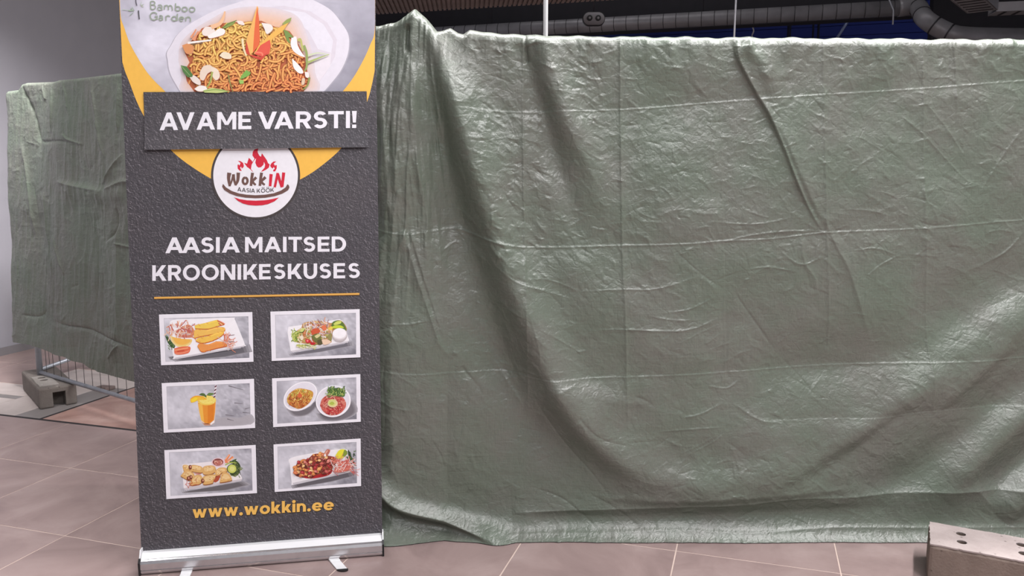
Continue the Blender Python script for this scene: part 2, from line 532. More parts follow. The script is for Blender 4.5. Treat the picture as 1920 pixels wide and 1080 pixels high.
mm = 0.001
def scatter_creases(R, rng, n, box, ang, spread, ll, ww, aa):
    """short sharp creases of a crumpled sheet"""
    for _ in range(n):
        x = rng.uniform(box[0], box[2]); y = rng.uniform(box[1], box[3])
        a = math.radians(rng.gauss(ang, spread)); l = rng.uniform(*ll)
        k = rng.uniform(-0.35, 0.35)
        p = []
        for q in range(4):
            p.append((x, y)); x += math.cos(a) * l / 3; y += math.sin(a) * l / 3; a += k
        w = rng.uniform(*ww); s = rng.choice((-1, 1, 1))
        R.cusp(p, w, w * rng.uniform(0.6, 2.2), s * rng.uniform(*aa), taper=(0.35, 0.35), sm=False)

def relief_main(R, X, Z):
    rg, cu = R.ridge, R.cusp
    U, V = R.U, R.V
    # the foot of the sheet runs out over the floor
    R.D += 0.080 * np.exp(-Z / 0.036) + 0.018 * np.clip(1 - Z / 2, 0, 1)
    # --- folds gathered at the corner post
    rg([(776, 5), (772, 140), (766, 300), (760, 470)], 24, 22, 36 * mm, (0, .5))
    rg([(800, 40), (826, 120), (850, 230), (868, 340)], 20, 14, 22 * mm, (0.1, .6))
    rg([(842, 70), (852, 150), (880, 270), (915, 400), (965, 540), (1005, 640), (1055, 745), (1130, 835), (1240, 880), (1330, 880)], 44, 30, 66 * mm, (.12, .25))
    rg([(815, 150), (835, 300), (868, 450), (920, 620), (985, 780), (1080, 880)], 34, 44, -38 * mm, (.15, .25))
    for (p, wl, wr, a) in [
        ([(712, 70), (716, 180), (722, 300), (730, 420)], 6, 8, 13),
        ([(727, 75), (729, 180), (738, 300), (745, 430)], 5, 8, 15),
        ([(745, 60), (742, 150), (735, 260), (728, 400)], 5, 6, 11),
        ([(758, 90), (757, 150), (752, 230), (748, 340)], 5, 5, 13),
        ([(770, 48), (768, 80), (774, 110)], 5, 4, -26),
        ([(784, 120), (786, 260), (800, 400), (806, 520)], 6, 9, 11),
        ([(800, 250), (805, 400), (800, 560)], 8, 9, 8),
        ([(735, 300), (735, 420), (722, 560), (716, 690)], 7, 9, 10)]:
        rg(p, wl, wr, a * mm, (.15, .4))
    for k in range(34):
        x = 704 + (k * 37 % 118); y = 70 + (k * 53 % 300); l_ = 60 + (k * 29 % 130)
        lean_ = -0.10 if x < 770 else 0.12
        cu([(x, y), (x + lean_ * l_ * .5 + (k % 5 - 2), y + l_ * .5), (x + lean_ * l_, y + l_)], 2 + k % 3, 3 + k % 4, (3.0 + (k % 4) * 1.6) * mm, (.25, .35))
    # long narrow flap below the corner
    cu([(765, 430), (790, 520), (815, 600), (830, 645), (850, 672)], 3, 9, 12 * mm, (.05, .2))
    cu([(775, 430), (800, 520), (824, 600), (838, 640)], 8, 3, 7 * mm, (.05, .2))
    cu([(850, 540), (895, 625), (940, 700), (985, 770)], 3, 12, 5 * mm, (.2, .2))
    cu([(865, 685), (880, 705), (902, 730)], 3, 6, -4 * mm)
    # --- second gather, at the first vertical crease
    rg([(1003, 74), (1022, 130), (1052, 200), (1085, 270), (1120, 350), (1150, 430)], 34, 26, 38 * mm, (.02, .6))
    rg([(992, 80), (1003, 150), (1030, 260), (1070, 380), (1100, 480)], 20, 24, -22 * mm, (.02, .5))
    cu([(984, 70), (986, 90), (990, 120)], 3, 3, -16 * mm)
    # --- the sharp overlapping fold
    cu([(1378, 76), (1382, 110), (1408, 160), (1440, 215), (1468, 280), (1495, 350), (1522, 405), (1545, 440)], 30, 2.2, 20 * mm, (.03, .25))
    rg([(1395, 82), (1425, 120), (1450, 165), (1462, 200)], 20, 16, 18 * mm, (.05, .5))
    rg([(1450, 230), (1480, 300), (1512, 375), (1540, 425)], 5, 6, -9 * mm, (.3, .2))
    cu([(1540, 400), (1560, 450), (1590, 510), (1612, 580), (1632, 640)], 9, 4, 6 * mm, (.1, .3))
    cu([(1500, 430), (1506, 490), (1525, 520), (1530, 555)], 4, 7, 5 * mm, (.2, .3))
    # --- the packing grid: pressed creases
    def pressed(p, wu, wd, a, edge=3.0):
        cu(p, wu, wd, a, (.02, .02))
        cu(p, 1.3, 2.6, edge * 1.15 * mm, (.02, .02))
    pressed([(860, 204), (980, 211), (1162, 206), (1355, 191), (1540, 178), (1731, 166), (1930, 151), (2200, 140)], 34, 10, -5.5 * mm)
    pressed([(712, 428), (770, 438), (850, 429), (905, 446), (985, 463), (1165, 460), (1280, 457), (1355, 451), (1450, 447), (1545, 436), (1732, 428), (1930, 412), (2200, 400)], 30, 14, -6 * mm, 3.6)
    pressed([(712, 680), (750, 690), (800, 697), (930, 698), (1010, 707), (1170, 704), (1360, 697), (1548, 687), (1728, 678), (1930, 668), (2200, 655)], 30, 12, -6 * mm)
    pressed([(960, 958), (1090, 951), (1300, 942), (1400, 937), (1480, 928), (1600, 925), (1730, 917), (1930, 913), (2200, 905)], 14, 32, 15 * mm, 1)
    pressed([(1430, 786), (1520, 783), (1640, 778), (1740, 768), (1850, 764), (1930, 758), (2200, 745)], 26, 9, -7 * mm, 2.5)
    for p, a in [([(981, 68), (981, 250), (983, 420), (988, 640), (991, 810)], 4), ([(1162, 74), (1164, 250), (1166, 460), (1172, 640), (1176, 830)], 5),
                 ([(1352, 74), (1352, 260), (1354, 460), (1358, 640), (1361, 800)], -4), ([(1542, 76), (1544, 250), (1547, 400), (1552, 560), (1556, 700)], 4),
                 ([(1731, 74), (1732, 280), (1734, 430), (1738, 640), (1742, 830)], 4), ([(1788, 70), (1793, 140), (1794, 210)], 5)]:
        cu(p, 14, 9, a * mm * 0.8, (.02, .2)); cu(p, 1.2, 1.8, abs(a) * mm * 0.6, (.02, .15))
    # --- long wrinkles
    for p, w, a in [
        ([(1080, 545), (1160, 541), (1230, 540), (1308, 517)], 5, 5), ([(1100, 618), (1165, 615), (1280, 617), (1355, 592)], 5, 6),
        ([(1235, 585), (1290, 578), (1345, 552)], 4, 4), ([(1212, 590), (1260, 598), (1300, 598)], 4, 4), ([(1260, 645), (1310, 622), (1352, 605)], 4, 3),
        ([(1375, 545), (1410, 595), (1455, 657)], 5, -6), ([(1455, 660), (1500, 705), (1530, 745)], 5, -3),
        ([(1320, 720), (1360, 726), (1385, 712)], 4, 5), ([(1270, 780), (1310, 772), (1355, 752)], 5, 5), ([(1225, 805), (1290, 800), (1355, 796)], 4, 4),
        ([(1290, 845), (1330, 825), (1362, 800)], 4, 4), ([(1265, 850), (1310, 828), (1350, 805)], 4, 3),
        ([(1370, 752), (1420, 783), (1470, 790)], 6, 6), ([(1255, 460), (1310, 510), (1360, 545)], 4, -3),
        ([(1345, 456), (1410, 440), (1500, 432), (1560, 436)], 6, 6), ([(1330, 415), (1400, 420), (1450, 415), (1485, 405)], 4, 4),
        ([(1580, 392), (1630, 395), (1680, 408)], 4, 3), ([(1600, 470), (1640, 465), (1685, 480)], 4, 4), ([(1620, 520), (1650, 495), (1690, 475)], 4, 4),
        ([(1460, 470), (1500, 495), (1545, 478)], 5, 5), ([(1395, 505), (1440, 500), (1490, 510)], 4, 4),
        ([(1735, 165), (1740, 195), (1775, 240), (1820, 310)], 4, 4), ([(1690, 215), (1735, 255), (1790, 315), (1830, 355)], 4, 4),
        ([(1660, 140), (1668, 165), (1672, 185)], 4, 5), ([(1570, 100), (1590, 140), (1605, 178)], 4, 3),
        ([(1730, 345), (1735, 375), (1760, 395)], 4, 5), ([(1835, 365), (1880, 290), (1925, 230)], 5, 5), ([(1850, 495), (1890, 470), (1925, 430)], 6, 7),
        ([(925, 330), (960, 385), (978, 410)], 4, -4), ([(985, 560), (1010, 650), (1012, 700)], 4, 4), ([(1010, 610), (1050, 635), (1090, 660)], 4, 5),
        ([(900, 470), (960, 520), (1010, 540), (1075, 560)], 5, 4), ([(1015, 520), (1050, 530), (1085, 545)], 4, 4),
        ([(995, 730), (1020, 775), (1060, 830), (1110, 885), (1160, 950)], 5, -5), ([(1075, 765), (1120, 810), (1180, 830)], 6, -5),
        ([(812, 815), (830, 850), (836, 880)], 4, -5), ([(745, 640), (738, 700), (742, 770), (735, 840)], 5, -7), ([(742, 600), (760, 640), (765, 690)], 5, 5),
        ([(850, 428), (890, 440), (930, 452), (985, 464)], 5, 9), ([(830, 470), (850, 455), (862, 458)], 4, 6), ([(735, 600), (775, 602), (812, 596)], 4, 5),
        ([(990, 910), (1060, 935), (1125, 990)], 5, -5), ([(1100, 920), (1150, 945), (1200, 985)], 5, -4), ([(700, 705), (750, 750), (805, 765)], 5, 4)]:
        cu(p, w * 0.30, w * 0.5, a * mm * 0.62, (.25, .3))
    # --- soft swags
    for p, wl, wr, a in [
        ([(1960, 470), (1850, 560), (1720, 640), (1560, 690), (1400, 705)], 40, 60, -24),
        ([(1960, 560), (1860, 640), (1760, 710), (1620, 790), (1500, 850)], 36, 46, 22),
        ([(1960, 690), (1880, 745), (1780, 830), (1700, 890), (1600, 930)], 30, 40, -24),
        ([(1990, 720), (1900, 790), (1820, 860), (1760, 930)], 26, 34, 26),
        ([(1990, 820), (1910, 870), (1840, 930)], 22, 30, -26),
        ([(1990, 870), (1930, 910), (1870, 970)], 20, 30, 26),
        ([(1760, 690), (1640, 780), (1540, 850), (1440, 900)], 16, 22, 9), ([(1700, 760), (1600, 830), (1500, 900)], 14, 18, -8), ([(1890, 640), (1800, 720), (1740, 770)], 14, 20, 9),
        ([(1000, 760), (1080, 850), (1200, 890), (1300, 850)], 44, 60, -16),
        ([(1100, 860), (1250, 905), (1400, 890), (1520, 830)], 30, 40, 20),
        ([(1180, 780), (1280, 800), (1420, 810), (1540, 800)], 50, 50, 12),
        ([(1020, 730), (1090, 740), (1190, 760)], 24, 40, 14),
        ([(1040, 470), (1110, 560), (1220, 640), (1350, 660)], 60, 80, 14),
        ([(900, 560), (930, 720), (960, 840), (1040, 930)], 60, 60, -10),
        ([(1180, 300), (1300, 420), (1450, 500)], 70, 80, 8),
        ([(1600, 330), (1720, 420), (1850, 430)], 60, 70, 9),
        ([(730, 720), (800, 800), (900, 860)], 60, 60, 10),
        ([(960, 965), (1200, 965), (1500, 955), (1700, 945)], 14, 20, -14)]:
        rg(p, wl, wr, a * (1.12 if p[0][0] > 1900 else 1) * mm, (.15, .2))
    rg([(1120, 925), (1250, 928), (1380, 922), (1500, 914), (1620, 905)], 52, 12, 24 * mm, (.25, .3))
    # scallops along the top edge, between the ties
    for x, w, a in [(905, 40, 10), (945, 22, 8), (1060, 45, 7), (1120, 24, 6), (1235, 60, 7), (1300, 26, 6), (1470, 50, 8), (1640, 60, 9), (1700, 22, 7), (1850, 60, 10), (1920, 30, 7)]:
        rg([(x, 40), (x + 6, 95), (x + 22, 150)], w * .6, w * .8, a * mm, (0, .6))
    for x0 in range(860, 2150, 46):
        j = (x0 * 7919) % 31
        rg([(x0 + j, 60), (x0 + j + 8, 84), (x0 + j + 24 - (j % 9) * 5, 118)], 7, 10, (3.5 + j % 5) * mm, (0, .7))
    # --- rope-like fold low at the left, and the hem
    rg([(690, 830), (715, 872), (745, 915), (775, 940), (830, 962), (900, 985), (968, 1004)], 15, 9, 40 * mm, (.1, .15))
    cu([(712, 868), (745, 912), (775, 938), (835, 962), (905, 990)], 4, 3, 10 * mm, (.1, .15))
    rg([(690, 870), (725, 925), (775, 965), (860, 995)], 12, 16, -20 * mm, (.1, .2))
    rg([(700, 955), (735, 985), (790, 1003)], 9, 9, 16 * mm, (.1, .3))
    cu([(940, 989), (1100, 988), (1250, 984), (1400, 987), (1560, 980), (1745, 980), (2200, 980)], 3, 8, 6 * mm, (.05, .05))
    # --- crumple
    low = np.clip((V - 200) / 500, 0.35, 1)
    R.noise(1, 260, 200, 26 * mm)
    R.noise(2, 120, 90, 13 * mm)
    R.noise(3, 55, 42, 3.6 * mm, ang=0.5)
    R.noise(4, 34, 22, 1.2 * mm, True, ang=0.6); R.noise(7, 24, 34, 1.2 * mm, True, ang=0.2)
    R.noise(5, 12, 15, 0.8 * mm, True, ang=-0.5)
    R.noise(6, 6, 6, 0.45 * mm, True, ang=0.9)
    gm = np.clip((850 - U) / 70, 0, 1) * np.clip((640 - V) / 200, 0, 1)
    R.noise(21, 9, 150, 7 * mm, True, ang=0.04, mask=gm); R.noise(22, 5, 70, 3 * mm, True, ang=-0.05, mask=gm)
    R.D += 0.065 * np.clip((840 - U) / 90, 0, 1) * np.clip((U - 680) / 45, 0, 1) * np.clip((V - 60) / 500, 0, 1)
    rng = random.Random(5)
    scatter_creases(R, rng, 900, (840, 80, 2200, 480), 30, 38, (10, 60), (1.2, 3.4), (0.7 * mm, 2.4 * mm))
    scatter_creases(R, rng, 650, (840, 420, 2200, 980), 15, 42, (10, 70), (1.2, 3.2), (0.6 * mm, 2.1 * mm))
    scatter_creases(R, rng, 260, (700, 120, 900, 980), 60, 40, (14, 60), (2.0, 4.5), (0.8 * mm, 2.4 * mm))
    scatter_creases(R, rng, 200, (890, 160, 1010, 700), 52, 22, (14, 50), (2.2, 4.5), (1.2 * mm, 3.2 * mm))
    scatter_creases(R, rng, 90, (1010, 80, 1120, 230), 48, 30, (8, 34), (1.2, 2.6), (1.0 * mm, 2.6 * mm))
    scatter_creases(R, rng, 120, (860, 200, 960, 460), 48, 40, (8, 30), (1.2, 2.6), (1.0 * mm, 2.8 * mm))
    scatter_creases(R, rng, 110, (1180, 860, 1600, 935), 30, 50, (10, 40), (1.4, 3), (1.0 * mm, 2.6 * mm))
    scatter_creases(R, rng, 160, (860, 60, 2200, 130), 60, 45, (10, 34), (2.0, 4.0), (1.2 * mm, 3.2 * mm))
    scatter_creases(R, rng, 150, (900, 984, 2200, 1010), 70, 50, (8, 24), (2.0, 3.5), (1.0 * mm, 2.6 * mm))

def base_main(S):
    k = 0.10
    sp = k * np.log1p(np.exp(np.clip((-0.50 - S) / k, -40, 40)))
    Y = 3.055 + 0.70 * sp
    dY = -0.70 / (1 + np.exp(-np.clip((-0.50 - S) / k, -40, 40)))
    L = np.sqrt(1 + dY ** 2)
    return S.copy(), Y, dY / L, -1 / L
TOPX = [-1.4, -0.52, -0.46, -0.40, -0.365, -0.33, -0.285, -0.262, -0.235, -0.205, -0.185, -0.16, -0.05, 0.08, 0.4, 1.0, 1.95, 3.2]
TOPZ = [2.03, 2.038, 2.048, 2.066, 2.087, 2.055, 2.008, 2.012, 2.02, 2.002, 1.996, 2.008, 2.000, 1.990, 1.987, 1.983, 1.977, 1.972]
def zt_main(S):
    return np.interp(S, TOPX, TOPZ) + 0.002 * np.sin(S * 31) + 0.0015 * np.sin(S * 77 + 1)
tarp_main = build_tarp('tarpaulin', base_main, -1.25, 3.05, 1320, lambda S: 0.004 + 0 * S, zt_main, 740, relief_main)
props(tarp_main, 'large creased green tarpaulin hanging to the floor to the right of the banner', 'tarpaulin')

# the sheet over the second fence panel, which stops short of the floor
FB0 = Vector((-3.195, 5.156, 0)); FBD = Vector((0.8181, -0.5751, 0)); FBN = Vector((-0.5751, -0.8181, 0))
def base_side(S):
    # wraps round the end post at its far end
    r = 0.045
    x = np.where(S > 0, FB0.x + FBD.x * S + FBN.x * r, 0.0)
    y = np.where(S > 0, FB0.y + FBD.y * S + FBN.y * r, 0.0)
    nx = np.full_like(S, FBN.x); ny = np.full_like(S, FBN.y)
    a = np.clip(-S / r, 0, math.pi)
    m = S <= 0
    vx = FBN.x * np.cos(a) - FBD.x * np.sin(a); vy = FBN.y * np.cos(a) - FBD.y * np.sin(a)
    past = np.clip(-S - r * math.pi, 0, None)
    x = np.where(m, FB0.x + vx * r + FBD.x * past, x); y = np.where(m, FB0.y + vy * r + FBD.y * past, y)
    nx = np.where(m, vx, nx); ny = np.where(m, vy, ny)
    return x, y, nx, ny
def edge_fn(pix):
    ss, zz = [], []
    P = FB0 + FBN * 0.045
    for x, y in pix:
        q = on_plane(x, y, P, FBN)
        ss.append((q - FB0).dot(FBD)); zz.append(q.z)
    return lambda S: np.interp(S, ss, zz)
zt_side = edge_fn([(34, 168), (40, 157), (48, 155), (98, 153), (108, 150), (150, 146), (190, 141), (230, 136), (262, 132), (300, 127)])
zb_side = edge_fn([(36, 641), (50, 648), (63, 651), (88, 655), (134, 671), (141, 675), (158, 678), (178, 687), (199, 691), (211, 700), (229, 708), (255, 716), (300, 728)])
def relief_side(R, X, Z):
    rg, cu = R.ridge, R.cusp
    for p, w, a in [
        ([(42, 160), (50, 185), (60, 215), (68, 245), (74, 285)], 4, -9), ([(64, 225), (72, 262), (115, 264), (150, 268)], 3, -4),
        ([(98, 160), (101, 200), (100, 250)], 3, 6), ([(120, 160), (127, 185), (130, 215)], 3, 4), ([(80, 160), (86, 185), (82, 172)], 3, 5),
        ([(174, 150), (182, 200), (190, 265), (200, 300)], 4, 6), ([(122, 250), (134, 262), (160, 271)], 3, 5), ([(40, 270), (50, 330), (58, 390), (65, 450)], 4, 6),
        ([(60, 340), (68, 400), (70, 460)], 4, -4), ([(82, 360), (85, 400), (88, 460)], 4, 4), ([(100, 440), (112, 475), (125, 515)], 3, 6),
        ([(195, 345), (215, 310), (232, 288)], 5, 8), ([(200, 355), (235, 340), (255, 345)], 6, 7), ([(110, 340), (150, 350), (195, 358)], 9, 8),
        ([(222, 390), (220, 430), (200, 455)], 4, -6), ([(222, 410), (224, 520), (228, 640)], 3, 4), ([(195, 500), (192, 560), (196, 640)], 4, -4), ([(215, 455), (240, 462), (256, 466)], 3, 4),
        ([(40, 590), (70, 593), (85, 580)], 3, -5), ([(104, 602), (130, 610), (165, 617), (200, 632), (228, 642), (255, 655)], 4, -5),
        ([(228, 645), (215, 660), (205, 672)], 4, 5), ([(226, 158), (224, 200), (222, 250)], 4, 6), ([(95, 430), (97, 520), (96, 640)], 5, 3),
        ([(160, 470), (158, 560), (162, 640)], 4, 3), ([(180, 420), (184, 500), (176, 600)], 4, -4)]:
        cu(p, w * .5, w * .8, a * mm * 2.2, (.15, .25))
    for p, wl, wr, a in [([(60, 170), (62, 300), (72, 420), (78, 560), (70, 640)], 22, 20, -14), ([(110, 180), (120, 320), (118, 480), (130, 650)], 24, 24, 12),
                         ([(120, 355), (180, 365), (240, 360)], 14, 18, 14), ([(165, 400), (168, 540), (175, 660)], 16, 16, -9), ([(215, 420), (222, 560), (225, 680)], 14, 14, 12)]:
        rg(p, wl, wr, a * mm, (.1, .1))
    R.noise(11, 90, 110, 16 * mm); R.noise(12, 30, 60, 6 * mm); R.noise(13, 12, 26, 2.2 * mm, True, ang=0.15); R.noise(14, 5, 8, 1.0 * mm, True)
    R.noise(15, 7, 100, 5 * mm, True, ang=0.05); R.noise(16, 4, 50, 2 * mm, True, ang=-0.08)
    rng = random.Random(9)
    scatter_creases(R, rng, 150, (36, 150, 330, 700), 75, 40, (8, 40), (1.6, 3.2), (1.5 * mm, 4.0 * mm))
tarp_side = build_tarp('tarpaulin', base_side, -0.30, 2.75, 640, zb_side, zt_side, 420, relief_side, back=0.12, roll=0.02, shear=(FBD.x * -.15, FBD.y * -.15))
props(tarp_side, 'smaller green tarpaulin draped over the fence panel behind the banner, ending above the floor', 'tarpaulin')

# ------------------------------------------------------------------ roll-up banner
BE = Vector((0.9853, 0.1709, 0)); BB = Vector((-0.1709, 0.9853, 0))
LEAN = math.radians(2.7)
BO = Vector((-1.374, 2.706, 0)) + BB * 0.045
BUP = BB * math.sin(LEAN) + Vector((0, 0, math.cos(LEAN)))
BN = BE.cross(BUP).normalized()
if BN.y > 0: BN = -BN
def under(o, root):
    o.parent = root; o.location = o.location - root.location
    return o
banner = empty('roll_up_banner', (-0.935, 2.81, 0))
props(banner, 'tall black and yellow roll-up restaurant banner standing on a silver base', 'banner')

def on_banner(x, y, lift=0.0):
    return on_plane(x, y, BO + BN * lift, BN)

class Print:
    """flat coloured print made of polygons lying on the banner, each a hair in front of the one before"""
    def __init__(s, lift, step=8e-6, warp=None):
        s.v, s.f, s.c = [], [], []
        s.l = lift; s.step = step; s.warp = warp
    def _pt(s, p):
        q = on_banner(p[0], p[1], s.l)
        if s.warp: q = q + BN * s.warp(p[0], p[1])
        return q
    def poly(s, pts, col, up=True):
        if up: s.l += s.step
        n = len(s.v)
        s.v += [s._pt(p) for p in pts]
        tris = tessellate_polygon([[Vector((p[0], p[1], 0)) for p in pts]])
        s.f += [tuple(n + i for i in t) for t in tris]
        s.c += [lin(col) + (1,)] * len(pts)
    def quad(s, a, b, c, d, col): s.poly([a, b, c, d], col)
    def fan(s, cx, cy, rx, ry, col, a0=0, a1=360, n=36, rot=0):
        r = math.radians(rot)
        P = []
        for k in range(n + (0 if a1 - a0 == 360 else 1)):
            t = math.radians(a0 + (a1 - a0) * k / n)
            x, y = rx * math.cos(t), ry * math.sin(t)
            P.append((cx + x * math.cos(r) - y * math.sin(r), cy + x * math.sin(r) + y * math.cos(r)))
        s.poly(P, col)
    def stroke(s, pts, w, col, w1=None, sm=True):
        P = smooth_poly(pts, 5) if sm and len(pts) > 2 else [np.array(p, float) for p in pts]
        s.l += s.step
        n = len(s.v); m = len(P)
        for i, p in enumerate(P):
            d = P[min(i + 1, m - 1)] - P[max(i - 1, 0)]
            d = d / (np.hypot(*d) + 1e-9); q = np.array((-d[1], d[0]))
            ww = w if w1 is None else w + (w1 - w) * i / (m - 1)
            s.v += [s._pt(p + q * ww / 2), s._pt(p - q * ww / 2)]
            s.c += [lin(col) + (1,)] * 2
        s.f += [(n + 2 * i, n + 2 * i + 1, n + 2 * i + 3, n + 2 * i + 2) for i in range(m - 1)]
    def ground(s, tl, tr, br, bl, nx, ny, fn):
        """a quad whose colour varies over it: fn(u, v) -> rgb"""
        s.l += s.step
        n = len(s.v)
        tl, tr, br, bl = map(np.array, (tl, tr, br, bl))
        for j in range(ny + 1):
            for i in range(nx + 1):
                u, v = i / nx, j / ny
                p = (tl * (1 - u) + tr * u) * (1 - v) + (bl * (1 - u) + br * u) * v
                s.v.append(s._pt(p)); s.c.append(lin(fn(u, v)) + (1,))
        for j in range(ny):
            for i in range(nx):
                a = n + j * (nx + 1) + i
                s.f.append((a, a + 1, a + nx + 2, a + nx + 1))
    def build(s, name, label=None, mat=None):
        me = bpy.data.meshes.new(name)
        me.from_pydata([tuple(p) for p in s.v], [], s.f)
        at = me.color_attributes.new('ink', 'FLOAT_COLOR', 'POINT')
        at.data.foreach_set('color', np.array(s.c, np.float32).ravel())
        me.update()
        o = link(name, me, mat or M['ink'])
        under(o, banner)
        if label: o['label'] = label
        return o

# the hanging sheet: slate print all over
bm = bmesh.new()
TL, TR, BR_, BL_ = [on_banner(*q) for q in ((221, -30), (703.5, -30), (717, 1012), (265.5, 1047))]
NXB, NYB = 24, 48
vv = [[bm.verts.new((TL.lerp(TR, i / NXB)).lerp(BL_.lerp(BR_, i / NXB), j / NYB)) for i in range(NXB + 1)] for j in range(NYB + 1)]
for j in range(NYB):
    for i in range(NXB):
        bm.faces.new((vv[j][i], vv[j + 1][i], vv[j + 1][i + 1], vv[j][i + 1]))
gr = bmesh.ops.extrude_face_region(bm, geom=bm.faces[:])
for g in gr['geom']:
    if isinstance(g, bmesh.types.BMVert): g.co += -BN * 0.0006
bmesh.ops.recalc_face_normals(bm, faces=bm.faces[:])
sheet_o = under(obj('banner_sheet', bm, M['slate']), banner)
sheet_o['label'] = 'black slate-patterned banner sheet'

rng = random.Random(3)
nzp = Noise(21)
def fbm(x, y, o=4):
    h = 0; a = 0.5
    for k in range(o):
        h += a * float(nzp(np.array([x * 2 ** k + 7.7 * k]), np.array([y * 2 ** k + 3.1 * k]))[0]); a *= 0.5
    return h / (1 - 0.5 ** o)

# --- yellow ring and the big photograph at the top
P = Print(0.0003)
YEL = (241, 188, 84)
_arc = [(702.5, 133), (697, 160), (689, 189), (676, 215), (655, 252), (638, 280), (600, 313), (564, 336), (520, 355), (480, 362), (440, 354), (394, 334), (350, 306), (320, 281), (292, 250), (270, 218), (255, 187), (243, 155), (235, 135), (229.5, 117)]
P.poly([(222, -30), (703.5, -30), (703.2, 60)] + [tuple(q) for q in smooth_poly(_arc, 5)] + [(226.5, 60)], YEL)
yellow = P.build('yellow_ring', 'yellow ring print')
P = Print(0.0006)
def conc(u, v):
    t = fbm(u * 6, v * 4); d = fbm(u * 26 + 9, v * 20 + 4, 3)
    b = 214 - 62 * max(0, u - 0.62) * 2.0 - 26 * v * u + (t - 0.5) * 46 + (d - 0.5) * 26 - 30 * max(0, 0.12 - u) * 4
    return (b - 3, b - 5, b + 8)
ring = [(224, -30), (703.4, -30), (702.6, 56), (694, 84), (682, 111), (664, 143), (642, 172), (610, 206), (560, 232), (480, 245), (390, 235), (340, 208), (310, 172), (291, 153), (274, 133), (257, 106), (243, 80), (233, 52), (226, 28)]
# disc of the photograph in concentric rings so that its ground can be mottled
cx0, cy0 = 470.0, 60.0
n0 = len(P.v); per = smooth_poly(ring + [ring[0]], 6)[:-1]; m0 = len(per); K = 26
P.v.append(P._pt((cx0, cy0))); P.c.append(lin(conc((cx0 - 224) / 480, 0.5)) + (1,))
for k in range(1, K + 1):
    for q in per:
        x, y = cx0 + (q[0] - cx0) * k / K, cy0 + (q[1] - cy0) * k / K
        x = min(x, 703.2); x = max(x, 222.5)
        P.v.append(P._pt((x, y))); P.c.append(lin(conc((x - 224) / 480, (y + 30) / 250)) + (1,))
for i in range(m0):
    P.f.append((n0, n0 + 1 + i, n0 + 1 + (i + 1) % m0))
    for k in range(K - 1):
        a = n0 + 1 + k * m0
        P.f.append((a + i, a + m0 + i, a + m0 + (i + 1) % m0, a + (i + 1) % m0))
T = lambda cx, cy: (320 + cx / 5.647, cy / 5.647)
def TP(*pts): return [T(a, b) for a, b in pts]
# bowl
bowl = TP((-30, 640), (-40, 560), (10, 470), (70, 370), (180, 270), (330, 180), (520, 90), (760, 10), (1000, -60), (1250, -70), (1450, -20), (1560, 25), (1700, 110), (1800, 230), (1875, 350), (1890, 460), (1868, 600), (1800, 750), (1700, 880), (1590, 1000), (1500, 1060), (800, 1060), (220, 1060), (120, 990), (60, 900), (5, 800), (-20, 720))
bp_ = [tuple(p) for p in smooth_poly(bowl + [bowl[0]], 4)[:-1]]
P.poly([(x + (x - 480) * .012, y + 1.2) for x, y in bp_], (176, 172, 184))
P.poly(bp_, (226, 222, 232))
P.poly(TP((90, 640), (140, 480), (260, 360), (520, 200), (860, 90), (1200, 60), (1480, 120), (1660, 240), (1760, 420), (1740, 600), (1640, 780), (1480, 985), (220, 985), (130, 820)), (219, 212, 222))
P.poly(TP((1180, 100), (1420, 130), (1620, 260), (1720, 430), (1700, 560), (1560, 520), (1460, 330), (1300, 200)), (229, 226, 236))
P.poly(TP((1490, 640), (1700, 560), (1690, 700), (1560, 880), (1500, 975), (1480, 820)), (230, 224, 232))
# warm glow of the sauce on the bowl
glow = [tuple(p) for p in smooth_poly(TP((110, 640), (130, 470), (260, 330), (420, 230), (640, 120), (900, 90), (1150, 120), (1320, 190), (1400, 330), (1470, 560), (1500, 760), (1450, 985), (230, 985), (140, 800)), 4)]
for k in range(8):
    f = 1.04 - k * .035
    P.poly([(462 + (x - 462) * f, min(176, 112 + (y - 112) * f)) for x, y in glow], tuple(int(a + (b - a) * (k + 1) / 8) for a, b in zip((221, 213, 222), (234, 192, 164))))
# the mound
mound = TP((150, 560), (170, 480), (230, 420), (330, 300), (470, 250), (640, 240), (800, 230), (960, 220), (1120, 290), (1260, 330), (1340, 440), (1420, 600), (1440, 720), (1470, 860), (1400, 985), (260, 985), (170, 860), (150, 740), (200, 660))
P.poly(mound, (188, 104, 68))
def inside(x, y, poly):
    c = False
    for (x1, y1), (x2, y2) in zip(poly, poly[1:] + poly[:1]):
        if (y1 > y) != (y2 > y) and x < (x2 - x1) * (y - y1) / (y2 - y1) + x1: c = not c
    return c
core = [(x0 * .95 + 462 * .05, y0 * .95 + 110 * .05) for x0, y0 in mound]
for k in range(520):
    while True:
        x, y = rng.uniform(340, 585), rng.uniform(40, 174)
        if inside(x, y, core): break
    a = rng.uniform(0, math.tau); l = rng.uniform(14, 38); kk = rng.uniform(-1, 1) * 0.85
    pts = []
    for q in range(5):
        if q and not inside(x, y, mound): break
        pts.append((x, min(y, 176))); x += math.cos(a) * l / 4; y += math.sin(a) * l / 4; a += kk
    if len(pts) < 3: continue
    t = min(1, max(0, (pts[0][1] - 45) / 125 + (pts[0][0] - 460) / 600)) + rng.uniform(-.2, .2)
    t = min(1, max(0, t))
    hi = tuple(int(p * (1 - t) + q * t) for p, q in zip((240, 210, 118), (233, 152, 92)))
    lo = tuple(int(p * (1 - t) + q * t) for p, q in zip((196, 132, 54), (164, 66, 44)))
    P.stroke(pts, 4.8, lo); P.stroke(pts, 3.2, hi)
